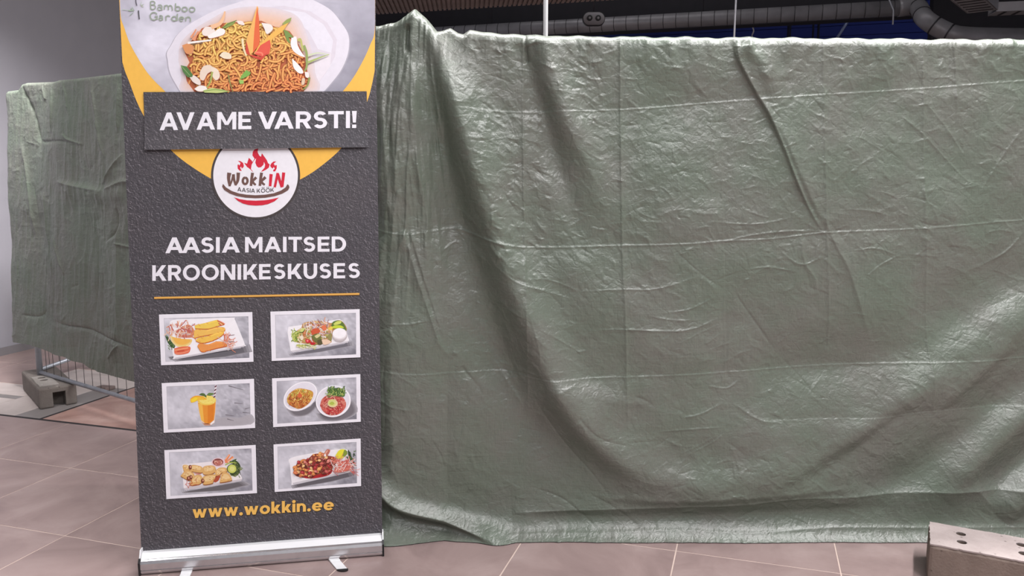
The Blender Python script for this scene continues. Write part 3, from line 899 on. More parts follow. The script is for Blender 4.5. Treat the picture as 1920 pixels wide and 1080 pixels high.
# garnish
def blob(pts, col, edge=None):
    q = [tuple(p) for p in smooth_poly(pts + [pts[0]], 5)[:-1]]
    if edge: P.poly([(x + .9, y + 1.1) for x, y in q], edge)
    P.poly(q, col)
blob(TP((330, 330), (370, 285), (440, 290), (470, 330), (440, 370), (380, 380), (340, 370)), (238, 226, 218), (196, 130, 96))
blob(TP((390, 380), (450, 345), (520, 300), (575, 320), (560, 365), (470, 395), (410, 405)), (247, 241, 236), (190, 130, 96))
blob(TP((1280, 400), (1330, 390), (1345, 480), (1390, 560), (1420, 600), (1370, 590), (1300, 540), (1270, 470)), (244, 238, 238), (206, 150, 120))
blob(TP((1285, 620), (1330, 660), (1390, 730), (1400, 775), (1350, 770), (1300, 710)), (246, 242, 238), (180, 90, 70))
blob(TP((310, 760), (350, 700), (420, 690), (450, 740), (390, 780), (350, 850), (310, 830)), (232, 214, 196), (170, 96, 70))
blob(TP((430, 700), (500, 740), (520, 810), (480, 850), (440, 800)), (236, 220, 200), (170, 96, 70))
blob(TP((515, 590), (560, 550), (630, 570), (640, 620), (570, 620)), (236, 222, 196), (180, 110, 60))
blob(TP((250, 940), (310, 905), (380, 920), (370, 960), (290, 965)), (240, 234, 228), (190, 150, 130))
blob(TP((195, 810), (250, 800), (310, 850), (310, 900), (240, 870)), (232, 220, 212), (150, 120, 110))
blob(TP((700, 220), (760, 225), (780, 265), (720, 255)), (240, 228, 222))
blob(TP((960, 240), (1060, 260), (1080, 310), (1020, 360), (990, 300)), (236, 230, 224), (190, 150, 110))
blob(TP((1420, 760), (1460, 770), (1465, 820), (1430, 815)), (240, 232, 226), (180, 120, 90))
blob(TP((1390, 830), (1420, 830), (1415, 890), (1385, 895)), (226, 200, 170), (140, 60, 50))
blob(TP((120, 480), (190, 460), (240, 490), (225, 560), (160, 560)), (218, 148, 96), (200, 140, 110))
P.stroke(TP((430, 290), (520, 250), (560, 180), (575, 120)), 9, (236, 190, 150), 3)
for q in [((215, 400), (270, 310)), ((230, 420), (320, 320)), ((250, 430), (290, 330))]:
    P.stroke(TP(*q), 4, (226, 150, 110), 2)
P.stroke(TP((180, 455), (300, 440), (430, 425)), 4, (240, 236, 230), 3); P.stroke(TP((210, 470), (340, 455)), 1.5, (120, 100, 86))
P.poly(TP((105, 690), (170, 705), (235, 790), (230, 815), (180, 820), (130, 760)), (84, 124, 70)); P.stroke(TP((115, 700), (205, 800)), 1.2, (140, 170, 110))
P.poly(TP((540, 295), (600, 245), (700, 212), (660, 262), (580, 300)), (140, 158, 84)); P.stroke(TP((545, 296), (620, 250), (700, 215)), 1.4, (96, 124, 60))
P.poly(TP((1190, 310), (1240, 330), (1290, 380), (1300, 400), (1250, 395), (1270, 470), (1230, 430)), (122, 148, 78))
P.poly(TP((1180, 250), (1230, 205), (1280, 185), (1270, 225), (1210, 265)), (150, 164, 90))
P.stroke(TP((1450, 590), (1560, 560), (1680, 580)), 3.2, (206, 216, 180), 1); P.stroke(TP((1455, 660), (1580, 610), (1680, 575)), 4, (172, 188, 112), 1)
P.stroke(TP((1410, 480), (1440, 570), (1440, 700), (1420, 750)), 5, (148, 166, 98), 3); P.stroke(TP((1345, 430), (1375, 420), (1400, 540)), 5, (190, 190, 110), 3)
P.poly(TP((750, 800), (800, 740), (850, 770), (830, 800), (770, 830), (730, 840)), (126, 176, 84)); P.poly(TP((720, 850), (770, 845), (775, 885), (735, 890)), (156, 196, 100))
P.stroke(TP((610, 790), (630, 880), (660, 975)), 3.4, (150, 140, 80), 1.5); P.stroke(TP((440, 760), (420, 860), (380, 930)), 4, (166, 176, 96), 2)
P.poly(TP((340, 960), (430, 930), (540, 945), (630, 970), (500, 985), (360, 980)), (190, 204, 128)); P.stroke(TP((350, 965), (480, 950), (620, 972)), 1.2, (120, 150, 76))
P.stroke(TP((1470, 820), (1450, 900), (1400, 950)), 4, (140, 150, 84), 2)
# carved carrot
P.poly(TP((840, 580), (800, 430), (830, 330), (880, 180), (915, 60), (930, 90), (905, 250), (880, 420), (870, 560)), (238, 182, 104))
P.poly(TP((870, 560), (885, 330), (900, 180), (918, 75), (935, 200), (945, 420), (935, 480)), (226, 108, 66))
P.poly(TP((880, 570), (940, 470), (1050, 370), (1180, 270), (1250, 240), (1180, 340), (1080, 410), (1060, 480), (1050, 570), (980, 590)), (236, 184, 92))
P.poly(TP((890, 575), (950, 480), (1050, 420), (1060, 480), (1045, 570), (970, 600)), (224, 92, 74))
P.poly(TP((790, 560), (800, 430), (840, 580), (950, 600), (1030, 560), (960, 640), (880, 610)), (204, 76, 60))
P.stroke(TP((890, 555), (960, 560), (975, 590)), 3, (238, 130, 104)); P.stroke(TP((760, 410), (770, 500), (800, 590)), 4.5, (238, 224, 180), 3)
dish = P.build('noodle_photograph', 'printed photograph of a bowl of noodles with prawns and carved carrot')

# --- the faded shop mark at the top left
P = Print(0.0030)
G = lambda cx, cy: (220 + cx / 12, cy / 12)
def GP(*pts): return [G(a, b) for a, b in pts]
INK = (154, 165, 150)
def arc(cx, cy, rx, ry, a0, a1, n=14):
    return [(cx + rx * math.cos(math.radians(a0 + (a1 - a0) * k / n)), cy + ry * math.sin(math.radians(a0 + (a1 - a0) * k / n))) for k in range(n + 1)]
def script(strokes, w):
    for s_ in strokes: P.stroke(GP(*s_), w / 12, INK, sm=False)
script([[(748, 40), (752, 200)], [(735, 45)] + arc(795, 68, 50, 40, -120, 90) + [(760, 110)], arc(795, 160, 62, 52, -100, 150)], 26)
script([[(915, 120)] + arc(955, 150, 48, 40, -120, 0) + [(1006, 235)], arc(950, 195, 46, 36, 0, 360)], 24)
script([[(1062, 120), (1056, 215)], arc(1105, 170, 44, 50, -170, 0) + [(1150, 225)], arc(1190, 175, 42, 52, -170, 0) + [(1238, 238)]], 26)
script([[(1310, 75), (1308, 225)], arc(1360, 195, 55, 48, 0, 360)], 28)
script([arc(1515, 208, 58, 50, 0, 360)], 28); script([arc(1682, 215, 62, 52, 0, 360)], 28)
script([[(895, 320)] + arc(820, 365, 80, 85, -40, -350, 20) , [(895, 350), (895, 440)], [(840, 375), (900, 372)]], 28)
script([[(945, 360)] + arc(975, 385, 40, 36, -120, 0) + [(1020, 455)], arc(975, 425, 40, 30, 0, 360)], 24)
script([[(1092, 360), (1094, 462)], arc(1140, 405, 46, 52, -170, -30)], 26)
script([arc(1280, 420, 56, 48, 0, 360), [(1352, 310), (1345, 470)]], 28)
script([[(1395, 425), (1495, 418)], arc(1445, 428, 52, 48, -10, -310)], 24)
script([[(1545, 385), (1540, 478)], arc(1595, 430, 48, 48, -170, 0) + [(1645, 490)]], 26)
P.stroke(GP((412, -10), (420, 60), (438, 128)), 1.9, (92, 88, 98)); P.stroke(GP((474, 235), (482, 330), (493, 432)), 2.4, (88, 88, 92))
for a, b, w, c in [((300, 200), (380, 245), 2.2, (150, 170, 140)), ((110, 215), (360, 230), 1.6, (186, 196, 190)), ((330, 160), (390, 235), 1.8, (170, 184, 168)), ((285, 345), (370, 255), 2.0, (160, 174, 164)),
                   ((530, 120), (600, 90), 2.0, (176, 186, 170)), ((540, 130), (600, 155), 2.0, (180, 186, 166)), ((520, 110), (545, 30), 1.8, (190, 198, 190)), ((250, 240), (370, 240), 1.8, (146, 172, 140))]:
    P.stroke(GP(a, ((a[0] + b[0]) / 2, (a[1] + b[1]) / 2 + 6), b), w, c, 0.5)
P.build('shop_mark', 'faded green lettering and bamboo mark')

# --- lettering in a geometric face
def glyph(ch, w=0.222):
    h = w * 0.86
    o = []
    def r(x0, y0, x1, y1): o.append([(x0, y0), (x1, y0), (x1, y1), (x0, y1)])
    def d(xb, yb, xt, yt, ww): o.append([(xb, yb), (xb + ww, yb), (xt + ww, yt), (xt, yt)])
    def a(cx, cy, rx, ry, a0, a1, t=None, ty=None, n=22):
        t = w if t is None else t; ty = h if ty is None else ty
        A = [(cx + rx * math.cos(math.radians(a0 + (a1 - a0) * k / n)), cy + ry * math.sin(math.radians(a0 + (a1 - a0) * k / n))) for k in range(n + 1)]
        B = [(cx + (rx - t) * math.cos(math.radians(a0 + (a1 - a0) * k / n)), cy + (ry - ty) * math.sin(math.radians(a0 + (a1 - a0) * k / n))) for k in range(n + 1)]
        for i in range(n): o.append([A[i], A[i + 1], B[i + 1], B[i]])
    x = 0.74
    if ch == 'A': d(0, 0, .40, 1, w * 1.12); d(.80, 0, .40, 1, w * 1.12); r(.24, .2, .82, .2 + h); adv = .80 + w * 1.12
    elif ch == 'V': d(.40, 0, 0, 1, w * 1.12); d(.40, 0, .78, 1, w * 1.12); adv = .78 + w * 1.12
    elif ch == 'M': r(0, 0, w, 1); r(.86, 0, .86 + w, 1); o.append([(0, 1), (w * 1.1, 1), (.86 / 2 + w / 2 + .10, .26), (.86 / 2 + w / 2 - .10, .26)]); o.append([(.86 + w, 1), (.86 - w * .1, 1), (.86 / 2 + w / 2 - .10, .26), (.86 / 2 + w / 2 + .10, .26)]); adv = .86 + w
    elif ch == 'E': r(0, 0, w, 1); r(0, 0, .74, h); r(0, .5 - h / 2, .68, .5 + h / 2); r(0, 1 - h, .73, 1); adv = .76
    elif ch == 'R': r(0, 0, w, 1); r(0, 1 - h, .46, 1); r(0, .36, .46, .36 + h); a(.46, .68, .36, .32, -90, 90); d(.58, 0, .34, .40, w * 1.15); adv = .86
    elif ch == 'S': a(.39, .715, .34, .285, 25, 270, w * .95, h); a(.39, (.43 + h) / 2, .37, (.43 + h) / 2, 90, -152, w * .95, h); adv = .77
    elif ch == 'T': r(0, 1 - h, .84, 1); r(.42 - w / 2, 0, .42 + w / 2, 1); adv = .84
    elif ch == 'I': r(0, 0, w, 1); adv = w
    elif ch == '!': o.append([(.04, .32), (w - .02, .32), (w + .03, 1), (-.01, 1)]); r(.0, 0, w, .2); adv = w
    elif ch == 'D': r(0, 0, w, 1); r(0, 0, .40, h); r(0, 1 - h, .40, 1); a(.40, .5, .50, .5, -90, 90); adv = .90
    elif ch == 'K': r(0, 0, w, 1); d(.10, .30, .60, 1, w * 1.25) ; d(.64, 0, .28, .55, w * 1.2); adv = .92
    elif ch in 'OÖ': a(.54, .5, .54, .52, 0, 360, n=36); adv = 1.08
    elif ch == 'N': r(0, 0, w, 1); r(.70, 0, .70 + w, 1); d(.66, 0, 0, 1, w * 1.15); adv = .70 + w
    elif ch == 'U': r(0, .40, w, 1); r(.86 - w, .40, .86, 1); a(.43, .42, .43, .44, 180, 360); adv = .86
    elif ch == 'w': d(.22, 0, 0, x, w); d(.22, 0, .46, x, w * .9); d(.66, 0, .42, x, w * .9); d(.66, 0, .88, x, w); adv = .88 + w
    elif ch == 'o': a(.40, x / 2, .40, x / 2 + .015, 0, 360, n=30); adv = .80
    elif ch == 'k': r(0, 0, w, 1.03); d(.08, .20, .42, x, w * 1.25); d(.46, 0, .20, .40, w * 1.2); adv = .72
    elif ch == 'i': r(0, 0, w, x); a(w / 2, .93, w * .6, w * .6, 0, 360, w * .6, w * .6); adv = w
    elif ch == 'n': r(0, 0, w, x); a(.36, x - .36, .36, .37, 0, 180); r(.72 - w, 0, .72, x - .36); adv = .72
    elif ch == 'e': a(.40, x / 2, .40, x / 2 + .015, 0, 322, n=30); r(.1, x / 2 - .075, .78, x / 2 + .075); adv = .80
    elif ch == '.': a(w * .55, w * .55, w * .6, w * .6, 0, 360, w * .6, w * .6); adv = w * 1.15
    else: adv = .22
    if ch == 'Ö':
        for q in (.34, .74): r(q - .1, 1.14, q + .1, 1.34)
    return o, adv

def text_line(P, txt, p0, p1, cap0, cap1, col, w=0.222, gap=0.115, gaps={}, bow=0.0, shadow=None):
    items, X = [], 0.0
    for i, ch in enumerate(txt):
        g, adv = glyph(ch, w)
        items.append((g, X)); X += adv + gaps.get(ch, gap) + (gaps.get(txt[i:i + 2], 0))
    tot = X - gap
    for dx, dy, c in ([(*shadow, )] if shadow else []) + [(0, 0, col)]:
        P.l += 4e-5
        for g, x0 in items:
            for pl in g:
                q = []
                for gx, gy in pl:
                    t = (x0 + gx) / tot
                    cap = cap0 + (cap1 - cap0) * t
                    q.append((p0[0] + (p1[0] - p0[0]) * t + dx, p0[1] + (p1[1] - p0[1]) * t - gy * cap + bow * 4 * t * (1 - t) + dy))
                P.l += 2.5e-6
                P.poly(q, c, up=False)

WHT = (233, 231, 238)
# the pasted-over strip, curling a little along its edges
def curl(x, y):
    t = (y - 173) / 106
    return 0.004 + 0.010 * max(0, t - 0.35) ** 2 * 2.2 + 0.004 * max(0, 0.2 - t) + 0.0012 * math.sin(x / 60) * t
bm = bmesh.new()
cs = [(269.5, 173), (687.5, 171.5), (690, 276.5), (273, 281.5)]
vv = []
for j in range(17):
    row = []
    for i in range(33):
        u, v = i / 32, j / 16
        x = (cs[0][0] * (1 - u) + cs[1][0] * u) * (1 - v) + (cs[3][0] * (1 - u) + cs[2][0] * u) * v
        y = (cs[0][1] * (1 - u) + cs[1][1] * u) * (1 - v) + (cs[3][1] * (1 - u) + cs[2][1] * u) * v
        row.append(bm.verts.new(on_banner(x, y) + BN * curl(x, y)))
    vv.append(row)
for j in range(16):
    for i in range(32):
        f = bm.faces.new((vv[j][i], vv[j + 1][i], vv[j + 1][i + 1], vv[j][i + 1])); f.smooth = True
strip = under(obj('pasted_strip', bm, M['slate']), banner)
strip['label'] = 'black paper strip pasted over the banner print'
P = Print(0.0005, warp=curl)
text_line(P, 'AVAME', (300, 244.6), (472.5, 242.5), 33.4, 32.7, WHT, gaps={'AV': -.22, 'VA': .0})
P.build('lettering', 'white word AVAME')
P = Print(0.0005, warp=curl)
text_line(P, 'VARSTI!', (484, 242.4), (668, 240.2), 32.7, 32, WHT, gaps={'VA': -.26, 'RS': -.05, 'ST': -.06})
P.build('lettering', 'white word VARSTI with exclamation mark')

P = Print(0.0012)
text_line(P, 'AASIA', (310, 474.8), (450, 473.5), 29.6, 29.0, WHT, gaps={'AA': -.20, 'AS': -.10})
P.build('lettering', 'white word AASIA')
P = Print(0.0012)
text_line(P, 'MAITSED', (459.5, 473.4), (649, 471.6), 29.0, 28.2, WHT, gaps={'TS': -.05, 'SE': .03})
P.build('lettering', 'white word MAITSED')
P = Print(0.0012)
text_line(P, 'KROONIKESKUSES', (285.5, 526.8), (675, 521.4), 29.4, 28.4, WHT, gaps={'ES': .03, 'SK': .03, 'SE': .03, 'KR': -.04, 'RO': -.04, 'NI': .03, 'IK': .03, 'KE': -.05, 'KU': -.04})
P.build('lettering', 'white lettering KROONIKESKUSES')
P = Print(0.0012)
text_line(P, 'www.wokkin.ee', (361, 971.6), (626, 956), 22.5, 21, (240, 190, 98), w=.235, gap=.10, shadow=(1.0, 1.0, (52, 42, 30)))
P.build('lettering', 'yellow lettering of the web address')
P = Print(0.0010)
P.quad((289, 556.8), (674, 549.2), (674, 554), (289, 561.6), (96, 66, 34)); P.quad((289, 556.8), (674, 549.2), (674, 552.6), (289, 560.2), (226, 172, 88))
P.build('divider_line', 'yellow divider line')

# --- round mark with flames over a wok
P = Print(0.0012, step=3e-5)
P.fan(479.2, 329.2, 83.5, 82, (72, 66, 66), n=72)
P.fan(479.2, 329.0, 79.4, 78.4, (234, 232, 238), n=72)
K_ = lambda cx, cy: (390 + cx / 7.45, 270 + cy / 7.45)
def KP(*pts): return [K_(a, b) for a, b in pts]
RED, BRN = (206, 40, 62), (110, 82, 76)
P.poly(KP((640, 395), (600, 372), (560, 340), (515, 280), (505, 262), (545, 275), (570, 192), (605, 225), (622, 250), (650, 205), (620, 160), (625, 110), (650, 75), (702, 62), (692, 110), (715, 160), (740, 178), (752, 128), (790, 180), (822, 225), (838, 268), (862, 285), (850, 330), (810, 360), (770, 380), (740, 390)), RED)
P.poly(KP((640, 400), (600, 350), (610, 290), (640, 235), (672, 200), (660, 260), (680, 310), (705, 330), (740, 325), (775, 290), (782, 250), (798, 290), (790, 330), (760, 365), (735, 395)), (234, 232, 238))
P.poly(KP((560, 330), (520, 318), (560, 352), (605, 380), (610, 372)), (234, 232, 238))
P.poly(KP((445, 375), (415, 345), (412, 300), (420, 280), (440, 300), (455, 265), (415, 235), (455, 240), (490, 265), (500, 300), (498, 340), (465, 345), (470, 375)), RED)
P.poly(KP((462, 362), (450, 330), (462, 315), (470, 345), (500, 320), (492, 352)), (234, 232, 238))
P.poly(KP((915, 385), (940, 380), (960, 340), (962, 300), (950, 290), (938, 305), (918, 275), (955, 243), (915, 245), (885, 270), (868, 300), (880, 330), (905, 350)), RED)
P.poly(KP((905, 368), (932, 345), (918, 320), (905, 345), (872, 318), (880, 350)), (234, 232, 238))
def brush(*pts, w, w1=None, c=BRN): P.stroke(KP(*pts), w / 7.45, c, None if w1 is None else w1 / 7.45)
brush((298, 402), (288, 480), (304, 592), w=60, w1=32); brush((302, 590), (330, 520), (352, 430), w=24, w1=28)
brush((354, 422), (364, 500), (388, 578), w=42, w1=28); brush((382, 576), (415, 510), (424, 400), w=32, w1=50)
for k in range(1):
    P.stroke(KP(*arc(519, 515, 33, 45, -90, 270, 20)), 34 / 7.45, BRN, sm=False)
brush((622, 402), (610, 490), (600, 585), w=42, w1=36); brush((606, 525), (640, 500), (674, 465), w=30, w1=40); brush((620, 515), (640, 550), (668, 572), w=36, w1=28)
brush((748, 400), (735, 490), (724, 585), w=42, w1=36); brush((730, 525), (765, 500), (804, 462), w=30, w1=42); brush((744, 515), (764, 550), (794, 570), w=36, w1=28)
brush((882, 420), (868, 590), w=46, w1=36, c=RED)
brush((975, 405), (932, 605), w=36, w1=34, c=RED); brush((970, 410), (1032, 605), w=42, w1=36, c=RED); brush((1058, 398), (1036, 600), w=44, w1=36, c=RED)
text_line(P, 'AASIA KÖÖK', K_(412, 658), K_(925, 664), 7.8, 7.4, (74, 66, 66), w=.17, gap=.12, bow=2.6)
P.poly(KP((208, 558), (225, 575), (250, 605), (330, 655), (430, 690), (540, 708), (665, 716), (800, 708), (920, 688), (1020, 650), (1085, 605), (1108, 562), (1128, 575), (1138, 605), (1120, 645), (1040, 692), (930, 728), (800, 750), (665, 757), (520, 748), (400, 726), (300, 690), (225, 640), (198, 595)), BRN)
P.poly(KP((362, 744), (440, 770), (540, 786), (665, 792), (800, 785), (900, 768), (990, 748), (930, 800), (840, 838), (760, 855), (665, 860), (570, 852), (490, 832), (420, 796)), RED)
P.build('round_logo', 'white disc with red flames over a wok')

# --- the six menu pictures
def picture(x0, y0, sc, frame, inner, seed, vig=(0, 0)):
    """starts a print with its white border and mottled concrete ground; returns the print and its crop-to-pattern mapping"""
    P = Print(0.0012, step=1e-5)
    Q = lambda *pts: [(x0 + a / sc, y0 + b / sc) for a, b in pts]
    P.poly([(x + .6, y + .9) for x, y in Q(*frame)], (52, 50, 52))
    P.poly(Q(*frame), (236, 234, 241))
    a, b, c, d = Q(*inner)
    P.poly([(a[0] - .5, a[1] - .6), (b[0] + .3, b[1] - .6), (c[0] + .3, c[1] + .3), (d[0] - .5, d[1] + .3)], (160, 158, 166))
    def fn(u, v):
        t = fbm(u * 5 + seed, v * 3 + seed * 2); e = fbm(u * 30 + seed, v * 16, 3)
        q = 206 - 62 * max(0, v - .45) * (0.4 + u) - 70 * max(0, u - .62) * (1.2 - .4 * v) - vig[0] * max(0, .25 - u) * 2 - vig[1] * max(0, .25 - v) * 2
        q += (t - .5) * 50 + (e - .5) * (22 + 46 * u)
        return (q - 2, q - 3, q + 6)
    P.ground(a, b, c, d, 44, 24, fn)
    return P, Q
def strands(P, Q, n, box, l, w, cols, ang=None, hull=None):
    pl = Q(*hull) if hull else None
    for _ in range(n):
        for _t in range(40):
            x, y = rng.uniform(box[0], box[2]), rng.uniform(box[1], box[3])
            if not pl or inside(*Q((x, y))[0], pl): break
        a = math.radians(rng.gauss(*ang)) if ang else rng.uniform(0, math.tau)
        k = rng.uniform(-.5, .5); L_ = rng.uniform(*l); pts = []
        for q in range(4):
            if pl and q and not inside(*Q((x, y))[0], pl): break
            pts.append((x, y)); x += math.cos(a) * L_ / 3; y += math.sin(a) * L_ / 3; a += k
        if len(pts) < 2: continue
        c = rng.choice(cols)
        P.stroke(Q(*pts), w, c, sm=False)
def soft(P, pts, col, base=(184, 182, 189)):
    cx = sum(p[0] for p in pts) / len(pts); cy = sum(p[1] for p in pts) / len(pts)
    for k, f in ((1.10, .25), (1.03, .5), (.96, .75), (.88, 1.0)):
        P.poly([(cx + (x - cx) * k, cy + (y - cy) * k) for x, y in pts], tuple(int(b + (c - b) * f) for b, c in zip(base, col)))
def round_blob(Q, *pts): return [tuple(p) for p in smooth_poly(Q(*pts) + Q(pts[0]), 4)[:-1]]

# 1: fried prawns
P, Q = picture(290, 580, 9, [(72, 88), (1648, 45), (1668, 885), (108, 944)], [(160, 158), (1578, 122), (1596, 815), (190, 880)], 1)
soft(P, Q((300, 800), (330, 850), (1500, 660), (1545, 600), (1590, 720), (1200, 800), (400, 872)), (104, 102, 108))
P.poly(round_blob(Q, (250, 300), (300, 180), (700, 160), (1310, 140), (1350, 165), (1440, 380), (1522, 590), (1500, 625), (1000, 720), (360, 835), (320, 800), (290, 640)), (244, 242, 246))
P.poly(Q((330, 818), (1500, 612), (1524, 596), (1505, 632), (1000, 728), (365, 842)), (206, 202, 208))
P.poly(Q((175, 450), (230, 470), (280, 540), (350, 620), (330, 660), (270, 640), (220, 560)), (60, 84, 50)); strands(P, Q, 14, (190, 460, 330, 650), (30, 60), 1.4, [(92, 120, 70), (120, 146, 92), (40, 60, 36)])
P.poly(round_blob(Q, (330, 420), (380, 350), (480, 280), (580, 260), (650, 320), (680, 400), (640, 470), (500, 480), (390, 460)), (206, 130, 104))
strands(P, Q, 60, (250, 250, 690, 470), (70, 150), 1.6, [(238, 226, 226), (226, 176, 150), (236, 200, 176), (190, 96, 96), (226, 150, 110), (210, 196, 200)])
P.poly(round_blob(Q, (255, 440), (330, 470), (480, 500), (620, 505), (620, 560), (560, 620), (440, 635), (340, 600), (280, 530)), (236, 204, 124))
P.poly(round_blob(Q, (300, 470), (400, 490), (580, 510), (590, 550), (480, 600), (360, 570)), (240, 184, 88))
P.stroke(Q((265, 450), (310, 560), (400, 625), (520, 628), (610, 560)), 1.6, (244, 222, 166))
P.poly(round_blob(Q, (330, 660), (450, 630), (590, 630), (600, 690), (560, 740), (430, 765), (340, 750)), (226, 112, 80))
P.stroke(Q((340, 690), (450, 670), (570, 650)), 2.4, (240, 160, 116)); P.stroke(Q((345, 745), (470, 735), (580, 700)), 2.0, (238, 150, 120)); P.stroke(Q((380, 715), (500, 695)), 1.5, (190, 70, 50))
for pts, c, e in [(((680, 320), (690, 270), (850, 230), (1040, 180), (1090, 190), (1180, 240), (1060, 280), (900, 325)), (238, 204, 92), (200, 116, 60)),
                  (((660, 430), (690, 340), (880, 345), (1060, 300), (1180, 310), (1160, 370), (950, 420), (760, 455), (670, 480)), (238, 190, 96), (206, 116, 56)),
                  (((690, 530), (740, 480), (900, 450), (1080, 380), (1170, 375), (1120, 450), (960, 530), (800, 565)), (240, 194, 88), (200, 104, 52)),
                  (((720, 620), (760, 575), (900, 590), (1050, 540), (1180, 560), (1220, 610), (1060, 650), (900, 690), (790, 710)), (232, 152, 82), (196, 100, 52))]:
    q = round_blob(Q, *pts)
    P.poly([(x + .3, y + 1.7) for x, y in q], e); P.poly(q, c)
    P.stroke(Q(*[(a, b + 18) for a, b in pts[2:5]]), 1.6, tuple(min(255, int(v * 1.05) + 6) for v in c))
    for _ in range(9):
        k = rng.randrange(len(pts)); P.stroke(Q((pts[k][0] * .8 + 190, pts[k][1]), (pts[k][0] * .8 + 225, pts[k][1] + 12)), 1.0, (222, 150, 70), sm=False)
for s_ in [((1060, 190), (1110, 210), (1180, 250)), ((1080, 230), (1130, 270)), ((1180, 420), (1190, 540)), ((1215, 410), (1225, 540)), ((1160, 430), (1230, 420))]:
    P.stroke(Q(*s_), 2.6, (206, 92, 70)); P.stroke(Q(*[(a + 8, b - 5) for a, b in s_]), 1.2, (240, 176, 150))
strands(P, Q, 26, (1130, 470, 1290, 650), (60, 140), 1.0, [(226, 140, 110), (240, 200, 180), (206, 96, 76)], ang=(0, 40))
P.stroke(Q((1250, 440), (1345, 430)), .8, (120, 60, 60)); P.stroke(Q((1250, 545), (1350, 545)), .8, (110, 80, 80)); P.stroke(Q((1230, 610), (1240, 700)), 1.0, (240, 220, 214))
P.build('menu_picture', 'printed picture of fried prawns on a plate')

# 2: salad with a dip
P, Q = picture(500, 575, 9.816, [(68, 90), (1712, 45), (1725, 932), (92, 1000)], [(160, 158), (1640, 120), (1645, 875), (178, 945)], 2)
soft(P, Q((420, 800), (460, 860), (1480, 680), (1540, 640), (1560, 720), (1000, 830), (480, 900)), (112, 110, 118))
P.poly(Q((385, 480), (400, 370), (620, 340), (1340, 230), (1400, 260), (1520, 620), (1490, 655), (1000, 745), (480, 835), (440, 810)), (242, 240, 244))
P.poly(Q((445, 815), (1490, 632), (1520, 622), (1490, 660), (1000, 750), (480, 840)), (210, 206, 212))
SAL = [(470, 520), (560, 440), (640, 380), (680, 300), (900, 260), (1080, 280), (1200, 300), (1300, 250), (1400, 280), (1470, 440), (1200, 560), (1190, 660), (1020, 690), (880, 710), (760, 690), (500, 640)]
P.poly(round_blob(Q, *SAL), (196, 150, 100))
P.poly(round_blob(Q, (450, 540), (520, 460), (600, 470), (600, 580), (560, 640), (500, 640)), (166, 184, 86))
strands(P, Q, 40, (460, 450, 620, 640), (30, 70), 1.6, [(120, 150, 60), (196, 206, 110), (96, 124, 52), (214, 216, 140)])
strands(P, Q, 150, (600, 260, 1200, 690), (60, 150), 1.7, [(232, 190, 140), (222, 140, 98), (240, 222, 196), (206, 110, 72), (196, 190, 110), (236, 214, 170), (150, 150, 80), (240, 230, 226)], hull=SAL)
strands(P, Q, 40, (780, 260, 1150, 520), (70, 150), 1.4, [(240, 226, 220), (226, 166, 130), (214, 200, 206), (170, 140, 150)])
P.poly(round_blob(Q, (810, 460), (870, 400), (960, 410), (980, 470), (900, 500), (840, 520)), (206, 92, 60)); P.poly(round_blob(Q, (1010, 360), (1080, 340), (1100, 420), (1040, 440)), (224, 120, 84))
P.poly(round_blob(Q, (820, 540), (900, 500), (990, 510), (1000, 590), (940, 660), (860, 620)), (112, 116, 62)); P.poly(round_blob(Q, (880, 540), (960, 500), (990, 530), (920, 580)), (216, 206, 150))
P.poly(round_blob(Q, (930, 620), (1010, 600), (1020, 690), (950, 700)), (92, 86, 56)); P.poly(round_blob(Q, (1120, 540), (1180, 480), (1200, 560), (1190, 620), (1130, 600)), (150, 142, 90))
P.poly(round_blob(Q, (800, 640), (900, 680), (860, 720), (810, 690)), (190, 40, 52)); P.poly(round_blob(Q, (710, 620), (750, 595), (800, 620), (790, 660), (730, 665)), (206, 44, 58)); P.fan(*Q((752, 628))[0], 2, 2, (240, 130, 130), n=10)
P.poly(round_blob(Q, (1010, 610), (1100, 600), (1180, 640), (1150, 680), (1050, 700)), (236, 206, 180)); P.poly(round_blob(Q, (600, 560), (650, 530), (680, 580), (640, 620)), (238, 224, 200))
strands(P, Q, 20, (540, 690, 830, 760), (60, 130), 1.6, [(190, 196, 110), (230, 226, 190), (130, 146, 70)], ang=(8, 14))
P.poly(round_blob(Q, (600, 460), (650, 400), (710, 400), (690, 450), (640, 470)), (206, 214, 130)); P.stroke(Q((600, 465), (660, 470), (705, 420)), 1.2, (70, 96, 44))
P.poly(round_blob(Q, (1190, 370), (1220, 280), (1330, 255), (1410, 300), (1470, 430), (1400, 420), (1300, 340)), (96, 122, 58))
P.poly(round_blob(Q, (1225, 320), (1290, 270), (1370, 265), (1360, 310), (1260, 340)), (206, 216, 110)); P.poly(round_blob(Q, (1180, 400), (1240, 350), (1360, 345), (1420, 390), (1300, 400)), (196, 214, 66)); P.poly(round_blob(Q, (1130, 400), (1200, 360), (1210, 420), (1160, 430)), (238, 210, 92))
P.fan(*Q((1345, 530))[0], 14, 11.6, (196, 188, 190), n=40); P.fan(*Q((1343, 500))[0], 13.8, 10.8, (226, 220, 222), n=40); P.fan(*Q((1340, 492))[0], 12.4, 9.2, (246, 244, 248), n=40)
P.build('menu_picture', 'printed picture of a salad plate with a white dip')

